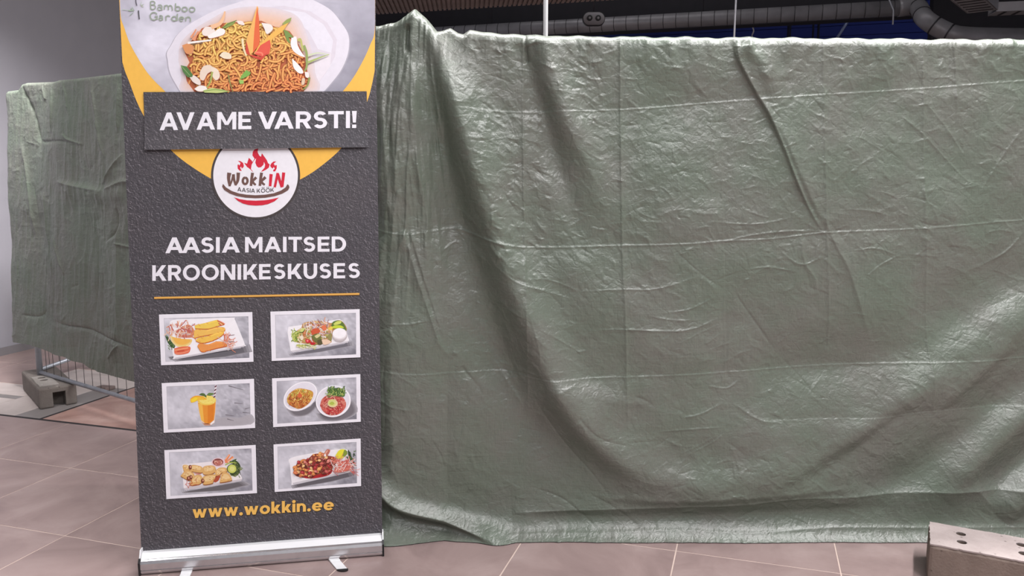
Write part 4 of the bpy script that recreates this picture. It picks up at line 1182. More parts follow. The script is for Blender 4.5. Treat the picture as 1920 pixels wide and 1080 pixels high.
# 3: juice in a glass
P, Q = picture(295, 700, 9, [(72, 165), (1632, 92), (1652, 922), (108, 1003)], [(158, 228), (1555, 172), (1575, 860), (185, 945)], 3, (0, 20))
soft(P, round_blob(Q, (960, 780), (1150, 740), (1400, 750), (1560, 700), (1560, 850), (980, 880)), (174, 170, 176))
for s_ in [((1150, 700), (1300, 720)), ((1480, 600), (1560, 580)), ((1300, 500), (1440, 510)), ((1200, 210), (1450, 280)), ((1180, 770), (1290, 800)), ((1440, 660), (1560, 670))]: P.stroke(Q(*s_), 1.6, (112, 106, 112), .6)
P.poly(Q((670, 450), (995, 430), (985, 640), (968, 820), (900, 875), (820, 880), (745, 830), (700, 640)), (222, 206, 196))
P.poly(Q((685, 500), (985, 470), (975, 640), (955, 790), (880, 850), (800, 840), (740, 790), (706, 640)), (232, 150, 56))
P.poly(Q((690, 510), (760, 520), (790, 830), (740, 790), (708, 650)), (240, 186, 84)); P.poly(Q((850, 540), (960, 510), (945, 780), (880, 840), (850, 840)), (222, 130, 44))
P.poly(Q((745, 820), (800, 850), (880, 850), (955, 800), (960, 840), (890, 880), (800, 880)), (196, 140, 110)); P.poly(Q((890, 850), (960, 790), (965, 830), (900, 872)), (246, 240, 236)); P.stroke(Q((790, 848), (870, 852)), 1.2, (110, 50, 30))
P.fan(*Q((835, 455))[0], 17.4, 9.4, (240, 206, 92), n=36); P.fan(*Q((845, 448))[0], 15.4, 7.6, (244, 224, 120), n=36)
for _ in range(26): P.fan(*Q((rng.uniform(720, 970), rng.uniform(410, 500)))[0], .7, .45, rng.choice([(250, 238, 170), (222, 180, 70)]), n=7)
P.poly(round_blob(Q, (555, 440), (600, 395), (680, 380), (760, 395), (830, 440), (700, 450), (640, 480), (570, 495)), (240, 190, 60)); P.poly(round_blob(Q, (570, 440), (640, 410), (680, 420), (640, 470), (580, 480)), (244, 214, 60))
P.stroke(Q((560, 430), (640, 385), (740, 390), (830, 436)), 1.1, (236, 150, 40))
P.stroke(Q((990, 195), (975, 300), (960, 400)), 3.4, (236, 226, 230))
for y in (215, 275, 335, 390): P.stroke(Q((968 - (y - 215) * .12 + 0, y + 18), (1000 - (y - 215) * .13, y - 8)), 2.2, (96, 46, 66), sm=False)
P.poly(round_blob(Q, (700, 362), (745, 335), (800, 345), (825, 400), (780, 385)), (88, 112, 62)); P.poly(round_blob(Q, (830, 370), (870, 330), (940, 335), (955, 350), (890, 378)), (104, 134, 76)); P.stroke(Q((825, 410), (820, 370)), 1.2, (60, 80, 40))
P.build('menu_picture', 'printed picture of orange juice in a glass')

# 4: two bowls
P, Q = picture(500, 695, 9.816, [(98, 142), (1724, 62), (1732, 940), (120, 1040)], [(188, 200), (1645, 128), (1655, 890), (200, 972)], 4, (70, 10))
soft(P, round_blob(Q, (380, 700), (560, 740), (800, 660), (900, 560), (920, 640), (760, 800), (520, 830)), (116, 112, 118)); soft(P, round_blob(Q, (940, 780), (1180, 860), (1440, 780), (1560, 560), (1640, 760), (1400, 900), (1050, 910)), (118, 114, 120))
def bowl_at(cx, cy, rx, ry, rot):
    P.fan(cx + .2, cy + .9, rx, ry, (186, 182, 190), n=56, rot=rot); P.fan(cx, cy, rx, ry, (246, 244, 249), n=56, rot=rot); P.fan(cx, cy - .5, rx * .93, ry * .91, (228, 225, 234), n=56, rot=rot)
bowl_at(*Q((620, 470))[0], 34, 24.5, -32)
P.poly(round_blob(Q, (370, 520), (420, 420), (560, 330), (720, 340), (850, 390), (840, 500), (760, 620), (600, 705), (450, 650), (390, 600)), (206, 146, 76))
H1 = [(360, 520), (420, 420), (560, 330), (720, 340), (855, 390), (850, 500), (760, 620), (600, 705), (450, 660), (380, 600)]
strands(P, Q, 190, (370, 330, 850, 560), (30, 80), 1.1, [(240, 214, 110), (236, 190, 92), (200, 130, 60), (246, 226, 150), (210, 170, 70), (180, 170, 80)], hull=H1)
strands(P, Q, 110, (400, 500, 760, 700), (30, 80), 1.1, [(224, 140, 76), (190, 96, 50), (236, 176, 96), (160, 70, 40)], hull=H1)
P.poly(Q((560, 480), (590, 420), (610, 390), (630, 430), (660, 450), (640, 490), (600, 500)), (216, 106, 66))
bowl_at(*Q((1225, 560))[0], 33, 29.5, -14)
H2 = [(980, 640), (1020, 520), (1150, 440), (1350, 460), (1450, 560), (1450, 680), (1330, 800), (1150, 820), (1030, 740)]
P.poly(round_blob(Q, *H2), (206, 110, 98))
strands(P, Q, 200, (980, 440, 1460, 820), (30, 80), 1.2, [(232, 160, 140), (214, 100, 90), (240, 190, 170), (170, 50, 56), (226, 130, 110), (190, 70, 66)], hull=H2)
strands(P, Q, 60, (1060, 700, 1400, 810), (24, 60), 1.2, [(190, 46, 56), (170, 30, 44), (226, 110, 100)], hull=H2)
P.poly(round_blob(Q, (1130, 400), (1170, 330), (1300, 320), (1400, 340), (1440, 440), (1400, 480), (1200, 450)), (84, 116, 60))
strands(P, Q, 80, (1120, 320, 1440, 480), (30, 70), 1.2, [(60, 90, 44), (112, 146, 76), (150, 176, 104), (48, 76, 40), (186, 196, 110)], ang=(-90, 50))
P.fan(*Q((1215, 600))[0], 9.6, 7.6, (226, 206, 160), n=30); P.fan(*Q((1205, 592))[0], 7.4, 6.2, (214, 214, 130), n=30); P.fan(*Q((1200, 592))[0], 4.8, 4, (176, 190, 84), n=24); P.stroke(Q((1150, 590), (1200, 560), (1260, 590)), .8, (236, 232, 180))
P.build('menu_picture', 'printed picture of a noodle bowl beside a red soup bowl')

# 5: spring rolls
P, Q = picture(300, 825, 9, [(72, 172), (1614, 82), (1638, 897), (108, 998)], [(158, 216), (1540, 146), (1560, 850), (185, 940)], 5)
soft(P, Q((390, 800), (420, 870), (1380, 700), (1480, 760), (1100, 850), (420, 890)), (106, 102, 106))
P.poly(Q((370, 460), (380, 410), (900, 360), (1300, 330), (1340, 540), (1388, 650), (1370, 680), (900, 765), (420, 838), (398, 800)), (240, 234, 236))
P.poly(Q((400, 812), (1370, 658), (1388, 650), (1372, 688), (900, 772), (425, 845)), (208, 200, 204))
P.poly(round_blob(Q, (1180, 580), (1200, 450), (1260, 340), (1340, 400), (1360, 480), (1320, 590), (1240, 610)), (70, 86, 50)); strands(P, Q, 40, (1190, 360, 1360, 610), (30, 60), 1.2, [(50, 66, 38), (110, 128, 70), (140, 150, 90), (40, 52, 34)])
P.poly(Q((1090, 330), (1160, 240), (1190, 250), (1130, 350), (1220, 270), (1250, 300), (1140, 390), (1100, 390)), (232, 140, 96)); P.stroke(Q((1100, 330), (1165, 250)), 1.2, (246, 190, 150)); P.stroke(Q((1140, 370), (1250, 295)), 1.8, (240, 196, 160)); P.stroke(Q((1180, 370), (1290, 325)), 2.2, (70, 96, 56))
P.fan(*Q((985, 378))[0], 12.6, 8.6, (238, 206, 212), n=36); P.fan(*Q((978, 374))[0], 10, 6.8, (130, 70, 66), n=30); P.fan(*Q((982, 384))[0], 8.4, 5, (190, 116, 104), n=26)
for _ in range(22): P.fan(*Q((rng.uniform(915, 1045), rng.uniform(345, 420)))[0], 1.0, .8, rng.choice([(226, 170, 150), (206, 110, 90), (236, 200, 180), (170, 80, 80)]), n=7)
ROLLS = [((380, 450), (400, 420), (480, 430), (500, 500), (410, 525)), ((490, 450), (560, 420), (700, 450), (720, 520), (690, 550), (520, 520)), ((710, 480), (760, 440), (880, 430), (940, 470), (900, 560), (740, 580)),
         ((920, 530), (1000, 470), (1110, 470), (1130, 530), (1030, 560), (1010, 620), (950, 600)), ((345, 605), (430, 515), (520, 520), (580, 590), (540, 660), (480, 680)), ((500, 740), (570, 610), (680, 590), (710, 640), (690, 730), (540, 765)),
         ((705, 680), (740, 610), (900, 580), (980, 600), (900, 700), (880, 730), (740, 750)), ((1010, 690), (1050, 560), (1150, 555), (1215, 660), (1170, 690), (1020, 715))]
for pts in ROLLS:
    q = round_blob(Q, *pts)
    P.poly([(x + .4, y + 1.6) for x, y in q], (150, 92, 50)); P.poly(q, (224, 178, 112))
    cx = sum(a for a, b in pts) / len(pts); cy = sum(b for a, b in pts) / len(pts)
    P.poly(round_blob(Q, *[(cx + (a - cx) * .7, cy + (b - cy) * .55 - 14) for a, b in pts]), (238, 204, 146))
    for _ in range(7):
        x, y = cx + rng.uniform(-60, 60), cy + rng.uniform(-45, 45); P.stroke(Q((x, y), (x + rng.uniform(-40, 40), y + rng.uniform(-18, 18))), 1.0, rng.choice([(206, 150, 82), (186, 122, 64), (244, 220, 170)]), sm=False)
for cx, cy in ((510, 460), (520, 630), (720, 690), (960, 640), (480, 650)): P.fan(*Q((cx, cy))[0], 3.2, 4.4, (120, 60, 44), n=14); P.fan(*Q((cx + 6, cy - 8))[0], 1.5, 2, (222, 160, 130), n=10)
P.poly(round_blob(Q, (900, 690), (960, 610), (1010, 600), (990, 680), (930, 715)), (176, 82, 56)); P.poly(round_blob(Q, (560, 560), (640, 565), (700, 570), (640, 582)), (214, 130, 110))
P.fan(*Q((1212, 487))[0], 9.2, 8.8, (70, 92, 48), n=30); P.fan(*Q((1216, 487))[0], 8.0, 7.9, (206, 212, 104), n=30); P.fan(*Q((1218, 487))[0], 4.6, 4.6, (222, 224, 140), n=20)
P.stroke(Q((1100, 420), (1200, 380), (1290, 390)), 2, (170, 186, 90)); strands(P, Q, 12, (430, 720, 660, 790), (40, 90), .8, [(206, 110, 84), (190, 80, 60)])
P.build('menu_picture', 'printed picture of spring rolls on a plate')

# 6: meat in red sauce
P, Q = picture(500, 815, 9.816, [(125, 180), (1730, 70), (1738, 945), (148, 1055)], [(205, 228), (1650, 140), (1660, 890), (222, 1000)], 6)
soft(P, Q((440, 850), (490, 930), (1560, 690), (1600, 760), (1200, 860), (520, 980)), (100, 96, 102))
P.poly(round_blob(Q, (430, 560), (440, 430), (900, 330), (1440, 260), (1500, 400), (1560, 640), (1540, 680), (1000, 800), (500, 915), (460, 880)), (241, 238, 242))
P.poly(Q((470, 890), (1540, 660), (1562, 650), (1545, 690), (1000, 812), (500, 920)), (204, 200, 206))
P.poly(round_blob(Q, (1470, 300), (1540, 320), (1560, 400), (1620, 520), (1580, 540), (1510, 440)), (60, 84, 56)); strands(P, Q, 20, (1440, 280, 1620, 530), (40, 80), 1.6, [(50, 74, 50), (92, 120, 70), (40, 58, 40)], ang=(40, 40))
P.poly(round_blob(Q, (500, 720), (560, 760), (800, 810), (1100, 760), (1200, 690), (1160, 620), (800, 640)), (176, 40, 46))
H3 = [(490, 700), (530, 580), (600, 490), (760, 440), (860, 360), (1000, 350), (1100, 380), (1250, 420), (1300, 540), (1180, 660), (1000, 720), (860, 760), (700, 770), (560, 770)]
P.poly(round_blob(Q, *H3), (150, 70, 54))
for _ in range(150):
    for _t in range(30):
        x, y = rng.uniform(490, 1300), rng.uniform(350, 770)
        if inside(*Q((x, y))[0], Q(*H3)): break
    t = (x - 490) / 800
    cols = [(226, 160, 96), (214, 136, 76), (206, 120, 80), (238, 190, 130)] if rng.random() > t * 1.2 or y < 440 else [(196, 92, 84), (170, 52, 54), (214, 130, 116), (120, 50, 44)]
    c = rng.choice(cols); r = rng.uniform(2.0, 5.0)
    q0 = Q((x, y))[0]
    P.fan(q0[0] + .4, q0[1] + .7, r, r * .7, (96, 42, 36), n=11, rot=rng.uniform(0, 180)); P.fan(q0[0], q0[1], r, r * .68, c, n=11, rot=rng.uniform(-60, 60)); P.fan(q0[0] - .5, q0[1] - .6, r * .4, r * .25, tuple(min(255, v + 34) for v in c), n=8)
for _ in range(60):
    x, y = rng.uniform(560, 1240), rng.uniform(420, 740); P.fan(*Q((x, y))[0], .7, .6, rng.choice([(240, 214, 190), (92, 40, 36), (200, 170, 110)]), n=6)
P.poly(round_blob(Q, (1030, 400), (1060, 340), (1110, 270), (1165, 280), (1160, 320), (1110, 390)), (190, 116, 98)); P.stroke(Q((1060, 380), (1120, 290)), 2, (226, 176, 156)); P.fan(*Q((1075, 380))[0], 2, 2.6, (242, 232, 226), n=12)
P.poly(round_blob(Q, (1265, 390), (1330, 290), (1420, 270), (1450, 330), (1400, 430), (1300, 440)), (228, 222, 60)); P.poly(round_blob(Q, (1390, 400), (1430, 280), (1470, 300), (1480, 360), (1430, 400)), (130, 150, 60))
P.poly(round_blob(Q, (1250, 620), (1350, 520), (1480, 480), (1540, 560), (1540, 640), (1400, 690), (1260, 690)), (206, 110, 98))
strands(P, Q, 90, (1200, 470, 1560, 690), (80, 190), .9, [(240, 206, 196), (226, 150, 136), (236, 226, 222), (190, 70, 66), (226, 130, 110)], ang=(-30, 35))
P.stroke(Q((1540, 540), (1660, 590)), 1, (240, 230, 228)); P.stroke(Q((1480, 280), (1520, 460), (1600, 540)), .9, (226, 222, 216))
P.build('menu_picture', 'printed picture of meat in red sauce with a lemon wedge')

# --- the silver base cassette with its feet
Bm = Matrix(((BE.x, BB.x, 0, -1.374), (BE.y, BB.y, 0, 2.706), (0, 0, 1, 0), (0, 0, 0, 1)))
LB = 0.888
def extrude_profile(bm, prof, x0, x1):
    A = [bm.verts.new(Bm @ Vector((x0, y, z))) for y, z in prof]
    B = [bm.verts.new(Bm @ Vector((x1, y, z))) for y, z in prof]
    n = len(prof)
    for i in range(n): bm.faces.new((A[i], A[(i + 1) % n], B[(i + 1) % n], B[i]))
    bm.faces.new(A[::-1]); bm.faces.new(B)
    bmesh.ops.recalc_face_normals(bm, faces=bm.faces[:])
bm = bmesh.new()
extrude_profile(bm, [(0.004, 0.004), (0.0, 0.010), (-0.002, 0.018), (0.0015, 0.019), (0.0015, 0.022), (-0.002, 0.023), (-0.001, 0.044), (0.004, 0.054), (0.012, 0.058), (0.080, 0.058), (0.092, 0.046), (0.095, 0.010), (0.090, 0.004)], 0.004, LB - 0.004)
cass = under(obj('cassette', bm, M['alu']), banner); cass['label'] = 'silver base cassette of the banner'
bm = bmesh.new(); extrude_profile(bm, [(0.010, 0.0585), (0.030, 0.074), (0.050, 0.074), (0.050, 0.0585)], 0.004, LB - 0.004)
under(obj('clamp_rail', bm, M['alu_white']), banner)['label'] = 'white sloping rail along the cassette top'
for x0, x1 in ((-0.003, 0.004), (LB - 0.004, LB + 0.003)):
    bm = bmesh.new(); extrude_profile(bm, [(-0.003, 0.002), (-0.004, 0.050), (0.006, 0.062), (0.090, 0.062), (0.098, 0.050), (0.098, 0.002)], x0, x1)
    under(obj('end_cap', bm, M['plastic']), banner)
    bm = bmesh.new(); extrude_profile(bm, [(0.012, 0.0625), (0.026, 0.088), (0.050, 0.088), (0.052, 0.0625)], x0 + 0.001, x1 - 0.001)
    under(obj('end_plate', bm, M['alu_white']), banner)
for xc, out, sk in ((0.165, 0.11, 0.0), (0.700, 0.088, 0.42)):
    skew = Bm @ Matrix.Translation((xc, 0, 0)) @ Matrix(((1, -sk, 0, 0), (0, 1, 0, 0), (0, 0, 1, 0), (0, 0, 0, 1))) @ Matrix.Translation((-xc, 0, 0))
    bm = bmesh.new()
    add_box(bm, xc - 0.019, xc + 0.019, -out, 0.06, 0.0005, 0.0045, skew, bevel=0.001)
    add_box(bm, xc - 0.019, xc + 0.019, -0.012, 0.06, 0.0045, 0.0065, skew)
    ft = under(obj('foot', bm, M['alu_white']), banner); ft['label'] = 'flat silver swing-out foot'
    bm = bmesh.new()
    for k in range(2):
        r0 = 0.0205
        ring_ = [bm.verts.new(skew @ Vector((xc + r0 * math.cos(t), -out + 0.004 - r0 * .75 * math.sin(t), 0.0003 if k == 0 else 0.006))) for t in [math.pi * i / 14 for i in range(15)]]
        if k == 0: low_ = ring_
        else:
            for i in range(14): bm.faces.new((low_[i], low_[i + 1], ring_[i + 1], ring_[i]))
            bm.faces.new(ring_); bm.faces.new(low_[::-1]); bm.faces.new((low_[0], ring_[0], ring_[14], low_[14]))
    bmesh.ops.recalc_face_normals(bm, faces=bm.faces[:])
    cap = obj('foot_cap', bm, M['plastic'], ft); cap.location = (0, 0, 0)
# the pole that holds the sheet up from behind, and its top rail
bm = bmesh.new()
pm = Bm @ Vector((LB / 2, 0.07, 0.05)); pt = on_banner(463, -40) - BN * 0.02
add_tube(bm, [pm, pt], 0.008, 12)
under(obj('support_pole', bm, M['alu']), banner)
bm = bmesh.new()
add_tube(bm, [on_banner(220, -31) - BN * .004, on_banner(704, -31) - BN * .004], 0.011, 12)
under(obj('top_rail', bm, M['alu']), banner)

# ------------------------------------------------------------------ fence panels and their concrete feet
def fence_panel(name, P0, d, length, label):
    root = empty(name, P0, math.atan2(d.y, d.x))
    props(root, label, 'fence', 'temporary fence panels')
    R_ = 0.0135
    z0, z1 = 0.15, 1.955
    for x in (0, length):
        bm = bmesh.new(); add_tube(bm, [(x, 0, 0.06), (x, 0, z1)], 0.019, 14); obj('post', bm, M['steel'], root)
    for z in (z0, z1 - .01):
        bm = bmesh.new(); add_tube(bm, [(0, 0, z), (length, 0, z)], R_, 14); obj('rail', bm, M['steel'], root)
    bm = bmesh.new(); add_tube(bm, [(0, 0, z0), (0, 0, z1 - .01)], 0.0019, 6)
    wme = bpy.data.meshes.new('wire'); bm.to_mesh(wme); bm.free(); wme.materials.append(M['wire'])
    n = int(length / 0.098)
    for k in range(1, n):
        w = link('wire', wme, None, root); w.location = (k * length / n, 0.0, 0)
    bm = bmesh.new(); add_tube(bm, [(0, 0, 0), (length, 0, 0)], 0.0019, 6)
    hme = bpy.data.meshes.new('cross_wire'); bm.to_mesh(hme); bm.free(); hme.materials.append(M['wire'])
    for z in (0.40, 0.70, 1.0, 1.3, 1.6, 1.8):
        w = link('cross_wire', hme, None, root); w.location = (0, 0.004, z)
    return root
fence_panel('fence_panel', FB0, FBD, 3.5, 'steel mesh fence panel under the smaller tarpaulin, its lower rail showing')
FC0 = FB0 - FBD * 0.03 + Vector((-0.02, 0.055, 0))
fence_panel('fence_panel', FC0, Vector((0.10, 0.995, 0)).normalized(), 3.5, 'steel mesh fence panel leading away behind the left concrete foot')

def concrete_foot(name, M4, L_, Wd, H, mat, label, slot=True, holes=(), skin=None, skin_mat=None):
    """block with rounded ends, a raised pale panel on top pierced by post holes, and a hand slot in each end"""
    root = empty(name, M4.to_translation())
    props(root, label, 'fence foot')
    inv = Matrix.Translation(-M4.to_translation())
    bm = bmesh.new()
    add_box(bm, 0, L_, 0, Wd, 0, H, bevel=0.012)
    o = obj('block', bm, mat)
    def cutter(fn):
        b2 = bmesh.new(); fn(b2)
        me = bpy.data.meshes.new('cut'); b2.to_mesh(me); b2.free()
        c = bpy.data.objects.new('cut', me); COL.objects.link(c)
        md = o.modifiers.new('b', 'BOOLEAN'); md.object = c; md.operation = 'DIFFERENCE'; md.solver = 'EXACT'
        return c
    cs_ = []
    if slot:
        cs_.append(cutter(lambda b: (add_box(b, -0.05, 0.10, Wd * .36, Wd * .70, -0.05, H * .74), add_box(b, L_ - 0.10, L_ + 0.05, Wd * .36, Wd * .70, -0.05, H * .74))))
    def hl(b):
        for hx, hy, r in holes:
            bmesh.ops.create_cone(b, cap_ends=True, segments=20, radius1=r, radius2=r, depth=0.16, matrix=Matrix.Translation((hx, hy, H + 0.08 - 0.075)))
    cs_.append(cutter(hl))
    parts = [o]
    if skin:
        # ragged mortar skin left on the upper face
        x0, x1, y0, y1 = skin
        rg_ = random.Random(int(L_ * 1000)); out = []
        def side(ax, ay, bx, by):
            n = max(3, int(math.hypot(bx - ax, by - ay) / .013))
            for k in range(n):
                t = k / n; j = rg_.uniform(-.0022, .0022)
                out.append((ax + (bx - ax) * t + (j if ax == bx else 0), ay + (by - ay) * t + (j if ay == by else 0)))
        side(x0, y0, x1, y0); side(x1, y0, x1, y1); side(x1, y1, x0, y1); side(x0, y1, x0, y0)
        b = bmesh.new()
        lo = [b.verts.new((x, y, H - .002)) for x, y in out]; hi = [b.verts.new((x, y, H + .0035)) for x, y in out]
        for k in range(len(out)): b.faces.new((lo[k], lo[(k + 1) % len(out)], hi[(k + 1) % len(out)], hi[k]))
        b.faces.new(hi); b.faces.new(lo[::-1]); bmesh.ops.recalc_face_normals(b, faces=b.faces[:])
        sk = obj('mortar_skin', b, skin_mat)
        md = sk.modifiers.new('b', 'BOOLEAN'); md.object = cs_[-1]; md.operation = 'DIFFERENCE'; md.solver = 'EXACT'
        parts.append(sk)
    dg = bpy.context.evaluated_depsgraph_get()
    done = [(p, bpy.data.meshes.new_from_object(p.evaluated_get(dg))) for p in parts]
    for p, me in done:
        p.modifiers.clear(); p.data = me; me.name = p.name
        if p is not o:
            me.transform(inv @ M4); p.parent = root
    for c in cs_: bpy.data.objects.remove(c)
    o.data.transform(inv @ M4)
    o.parent = root
    return root
def frame_matrix(P0, ex, ey):
    ex = Vector(ex).normalized(); ey = Vector(ey).normalized()
    return Matrix(((ex.x, ey.x, 0, P0[0]), (ex.y, ey.y, 0, P0[1]), (0, 0, 1, 0), (0, 0, 0, 1)))
lx = Vector((-0.645, 0.764, 0)).normalized(); ly = Vector((lx.y, -lx.x, 0))
concrete_foot('concrete_foot', frame_matrix((-2.985, 4.782, 0), lx, ly), 0.62, 0.215, 0.135, M['concrete'],
              'grey concrete fence foot with a slot in its end, under the smaller tarpaulin',
              holes=[(0.22, 0.07, 0.024), (0.22, 0.145, 0.024), (0.30, 0.07, 0.024), (0.30, 0.145, 0.024), (0.42, 0.107, 0.026)], skin=(0.05, 0.36, 0.018, 0.125), skin_mat=M['skin_grey'])
rx_ = Vector((0.8885, -0.459, 0)).normalized(); ry_ = Vector((-rx_.y, rx_.x, 0))
concrete_foot('concrete_foot', frame_matrix((1.512, 2.672, 0), rx_, ry_), 0.70, 0.21, 0.14, M['concrete_shaded'],
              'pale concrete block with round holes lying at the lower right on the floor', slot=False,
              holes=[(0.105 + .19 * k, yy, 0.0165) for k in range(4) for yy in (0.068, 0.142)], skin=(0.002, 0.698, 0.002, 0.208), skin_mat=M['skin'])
# a small flat chip of tile inside the fence
bm = bmesh.new(); add_box(bm, -.05, .05, -.035, .035, 0, .026, bevel=.006)
for v in bm.verts: v.co.x += .25 * v.co.y; v.co.y += .1 * v.co.x
chip = obj('tile_chip', bm, M['soffit']); cp = on_floor(196, 731); chip.location = (cp.x, cp.y, 0); chip.rotation_euler = (0, 0, -.3)
props(chip, 'small dark chip lying on the floor behind the fence rail', 'debris')

# ------------------------------------------------------------------ under the ceiling
def pt_at_z(x, y, z): return on_floor(x, y, z)
dl, dr = pt_at_z(880, 60, 4.4), pt_at_z(1690, 15, 4.4)
dd = (dr - dl).normalized()
dl = dl - dd * 5.0
duct = empty('ventilation_duct', (dl.x, dl.y, CEIL)); props(duct, 'long round grey ventilation duct under the dark ceiling, dropping at its right end', 'duct')
R_D = 0.135
bm = bmesh.new(); add_tube(bm, [dl, dr], R_D, 24)
under(obj('pipe', bm, M['duct']), duct)
# right end: elbow and slanting fall
e0 = dr; pts = [dr - dd * .25, dr, dr + dd * .22 + Vector((0, 0, -.04))]
b1 = at_depth(1735, 36, dr.y - .7); b2 = at_depth(1772, 58, dr.y - .9); b3 = at_depth(1815, 68, dr.y - 1.0); b4 = at_depth(1960, 71, dr.y - 1.0)
bm = bmesh.new(); add_tube(bm, [tuple(p) for p in smooth_poly([tuple(dr - dd * .3), tuple(dr), tuple(b1), tuple(b2), tuple(b3), tuple(b4)], 8)], R_D * 1.12, 24)
def tube3(pts, r, n=24):
    b = bmesh.new(); add_tube(b, pts, r, n); return b
bm.free()
def cr3(pts, n=8):
    P3 = [np.array(p, float) for p in pts]; P3 = [2 * P3[0] - P3[1]] + P3 + [2 * P3[-1] - P3[-2]]
    out = []
    for i in range(1, len(P3) - 2):
        a, b, c, d = P3[i - 1:i + 3]
        out += [Vector(0.5 * ((2 * b) + (c - a) * t + (2 * a - 5 * b + 4 * c - d) * t * t + (3 * b - a - 3 * c + d) * t ** 3)) for t in [k / n for k in range(n)]]
    return out + [Vector(P3[-2])]
path = cr3([dr - dd * .05, dr + dd * .25, b1, b2, b3, b4])
under(obj('bend', tube3(path, R_D * 1.1), M['duct'], smooth=False), duct)
def collar(p, d, r, w=.012):
    return tube3([p - d * w, p + d * w], r, 24)
Ld = (dr - dl).length; k = 0
while k * .235 < Ld:
    under(obj('collar', collar(dl + dd * (k * .235), dd, R_D + .004, .005), M['duct_dark']), duct); k += 1
for i in (9, 14, 20, 26):
    d = (path[i + 1] - path[i - 1]).normalized(); under(obj('collar', collar(path[i], d, R_D * 1.1 + .008, .012), M['duct_dark']), duct)
for t in (.1, .42, .74, .985):
    p = dl.lerp(dr, t); under(obj('hanger', tube3([p, Vector((p.x, p.y, CEIL))], .008, 8), M['duct_dark']), duct)

# dark bulkhead behind the duct
b0, bz = dl + Vector((dd.y * -.5, dd.x * .5, 0)), 4.24
def slab(name, p, q, thick, z0, z1, mat, kind='structure'):
    d = (q - p); d.z = 0; L_ = d.length
    b = bmesh.new(); add_box(b, 0, L_, 0, thick, z0, z1)
    o = obj(name, b, mat); o.location = (p.x, p.y, 0); o.rotation_euler = (0, 0, math.atan2(d.y, d.x))
    return props(o, kind=kind) if kind else o
q0 = dl + Vector((-dd.y, dd.x, 0)) * .45; q1 = dr + Vector((-dd.y, dd.x, 0)) * .45 + dd * .3
slab('wall_bulkhead', q0, q1, .3, 4.33, CEIL, M['black'])
r0 = at_depth(1748, 40, dr.y + .6); slab('wall_bulkhead_right', Vector((r0.x, r0.y, 0)), Vector((r0.x + 9, r0.y - 2.5, 0)), .3, 1.9, CEIL, M['black'])
# posts and braces in front of the blue wall
for x, w, mat in ((1480, .05, 'black'), (1525, .025, 'black'), (1535, .03, 'black')):
    p = at_depth(x, 50, 21.0); b = tube3([(p.x, p.y, 0), (p.x, p.y, CEIL)], w, 10)
    props(obj('steel_column', b, M[mat]), {1480: 'dark column against the blue wall, leftmost of three', 1525: 'thin dark column against the blue wall, middle one of three', 1535: 'thin dark column against the blue wall, right one of three'}[x], 'column')
p, q = at_depth(1610, 8, 20.5), at_depth(1560, 86, 20.5)
props(obj('roof_brace', tube3([p + (p - q) * .4, q - (p - q) * 1.0], .035, 10), M['steel']), 'pale slanting brace against the blue wall', 'brace')
p = at_depth(1412, 54, 18.0)
b = bmesh.new(); add_tube(b, [(p.x + .016 * math.cos(k * .9), p.y + .016 * math.sin(k * .9), CEIL - k * .03) for k in range(175)], .016, 8)
props(obj('chain', b, M['white']), 'white twisted chain hanging in front of the blue wall', 'chain')

# ribbed brown soffit at the top left
sl, sr = pt_at_z(640, 32, 3.35), pt_at_z(1235, -4, 3.35)
sd = (sr - sl); sd.z = 0; SLn = sd.length; sd.normalize(); sn = Vector((sd.y, -sd.x, 0))
sof = empty('ribbed_soffit', (sl.x, sl.y, 3.35), math.atan2(sd.y, sd.x)); props(sof, 'brown ribbed ceiling soffit above the left end of the large tarpaulin', 'soffit')
b = bmesh.new(); add_box(b, -1.5, SLn + .6, -1.3, 0, 0.02, 0.30); obj('panel', b, M['soffit'], sof)
b = bmesh.new(); add_box(b, 0, 0.034, -1.25, -.02, 0.0, 0.02)
for v in b.verts: v.co.x += (v.co.y) * -.34
rme = bpy.data.meshes.new('slat'); b.to_mesh(rme); b.free(); rme.materials.append(M['soffit'])
for k in range(int((SLn + 1.6) / .055)):
    o = link('slat', rme, None, sof); o.location = (-1.45 + k * .055, 0, 0)
for x in (.2, SLn - .2):
    obj('hanger', tube3([(x, -.6, .28), (x, -.6, CEIL - 3.35)], .008, 8), M['duct_dark'], sof)

# twin emergency luminaire
p = at_depth(1113, 36, 10.0)
lum = empty('twin_emergency_light', p); props(lum, 'oval plate with two round lamps in front of the duct', 'emergency light')
b = bmesh.new()
def oval(b, rx, rz, y0, y1, n=40):
    A, B = [], []
    for k in range(n):
        t = math.tau * k / n; c, s = math.cos(t), math.sin(t)
        x = (rx - rz) * (1 if c > 0 else -1) + rz * c; z = rz * s
        A.append(b.verts.new((x, y0, z))); B.append(b.verts.new((x, y1, z)))
    for k in range(n): b.faces.new((A[k], A[(k + 1) % n], B[(k + 1) % n], B[k]))
    b.faces.new(A); b.faces.new(B[::-1]); bmesh.ops.recalc_face_normals(b, faces=b.faces[:])
oval(b, .138, .082, -.03, .03); obj('housing', b, M['plastic'], lum)
b = bmesh.new(); oval(b, .13, .074, -.036, -.028); obj('face_plate', b, M['duct'], lum)
for x in (-.052, .052):
    b = bmesh.new(); add_tube(b, [(x, -.036, .006), (x, -.055, .006)], .034, 20); l_ = obj('lamp', b, M['plastic'], lum)
    b = bmesh.new(); add_tube(b, [(x, -.0555, .006), (x, -.060, .006)], .014, 14); obj('lens', b, M['duct'], l_)
obj('hanger', tube3([(0, 0, .07), (0, 0, CEIL - p.z)], .006, 8), M['duct_dark'], lum)

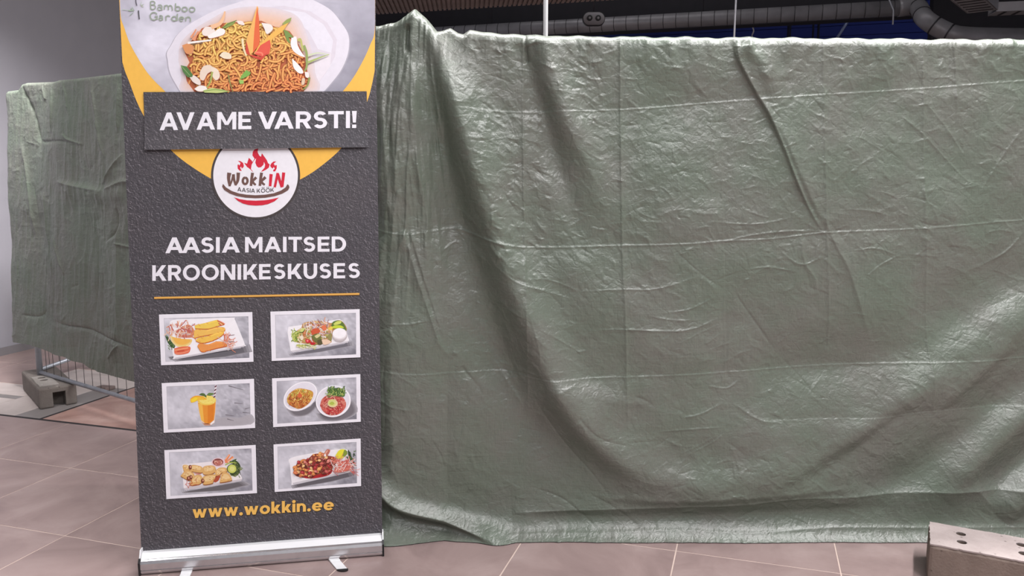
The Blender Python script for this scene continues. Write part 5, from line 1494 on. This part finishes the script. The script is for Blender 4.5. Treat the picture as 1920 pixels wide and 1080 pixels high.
# rods and cables that hang into view
p = at_depth(1023, 40, 3.75)
props(obj('white_pole', tube3([(p.x, p.y, 0), (p.x, p.y, CEIL)], .0108, 16), M['white']), 'slim white pole rising behind the large tarpaulin', 'pole')
p = at_depth(1380, 40, 7.0)
props(obj('suspension_rod', tube3([(p.x + .03, p.y, CEIL), (p.x - .02, p.y, 1.5)], .0085, 10), M['steel']), 'thin grey rod hanging from the ceiling above the sharp fold', 'rod')
p, q = at_depth(1664, -8, 12.0), at_depth(1674, 46, 12.0)
props(obj('loose_cable', tube3([(p.x, p.y, CEIL), tuple(p), tuple(p.lerp(q, .5) + Vector((.05, 0, 0))), tuple(q)], .012, 8), M['steel']), 'loose pale cable dangling over the duct near its bend', 'cable')

# perforated cable trays at the top right
def tray(name, p, q, wid, h, label, hang):
    d = (q - p); L_ = d.length; rz = math.atan2(d.y, d.x)
    root = empty(name, p, rz); props(root, label, 'cable tray', 'cable trays')
    b = bmesh.new(); add_box(b, 0, L_, -wid / 2, wid / 2, 0, .008); obj('bottom', b, M['duct'], root)
    for s in (-1, 1):
        b = bmesh.new(); add_box(b, 0, L_, s * wid / 2 - .006, s * wid / 2 + .006, 0, h); obj('side', b, M['duct'], root)
    b = bmesh.new(); add_box(b, -.02, .02, -wid / 2 + .03, wid / 2 - .03, -.004, 0.0)
    sm_ = bpy.data.meshes.new('slot'); b.to_mesh(sm_); b.free(); sm_.materials.append(M['plastic'])
    k = .12
    while k < L_ - .05:
        o = link('slot', sm_, None, root); o.location = (k, 0, 0); k += .17
    for x in (L_ * .15, L_ * .8):
        obj('hanger', tube3([(x, 0, .004), (x, 0, CEIL - p.z)], .006, 8), M['duct_dark'], root)
a0 = pt_at_z(1842, 22, 3.6); a1 = pt_at_z(1770, -40, 3.6)
tray('cable_tray', a0, a1 + (a1 - a0) * .5, .34, .12, 'slotted grey cable tray running away at the top right', 0)
a0 = pt_at_z(1860, 26, 3.62); a1 = pt_at_z(2150, 14, 3.62)
tray('cable_tray', a0, a1, .30, .12, 'grey cable tray with slots crossing at the top right edge', 0)
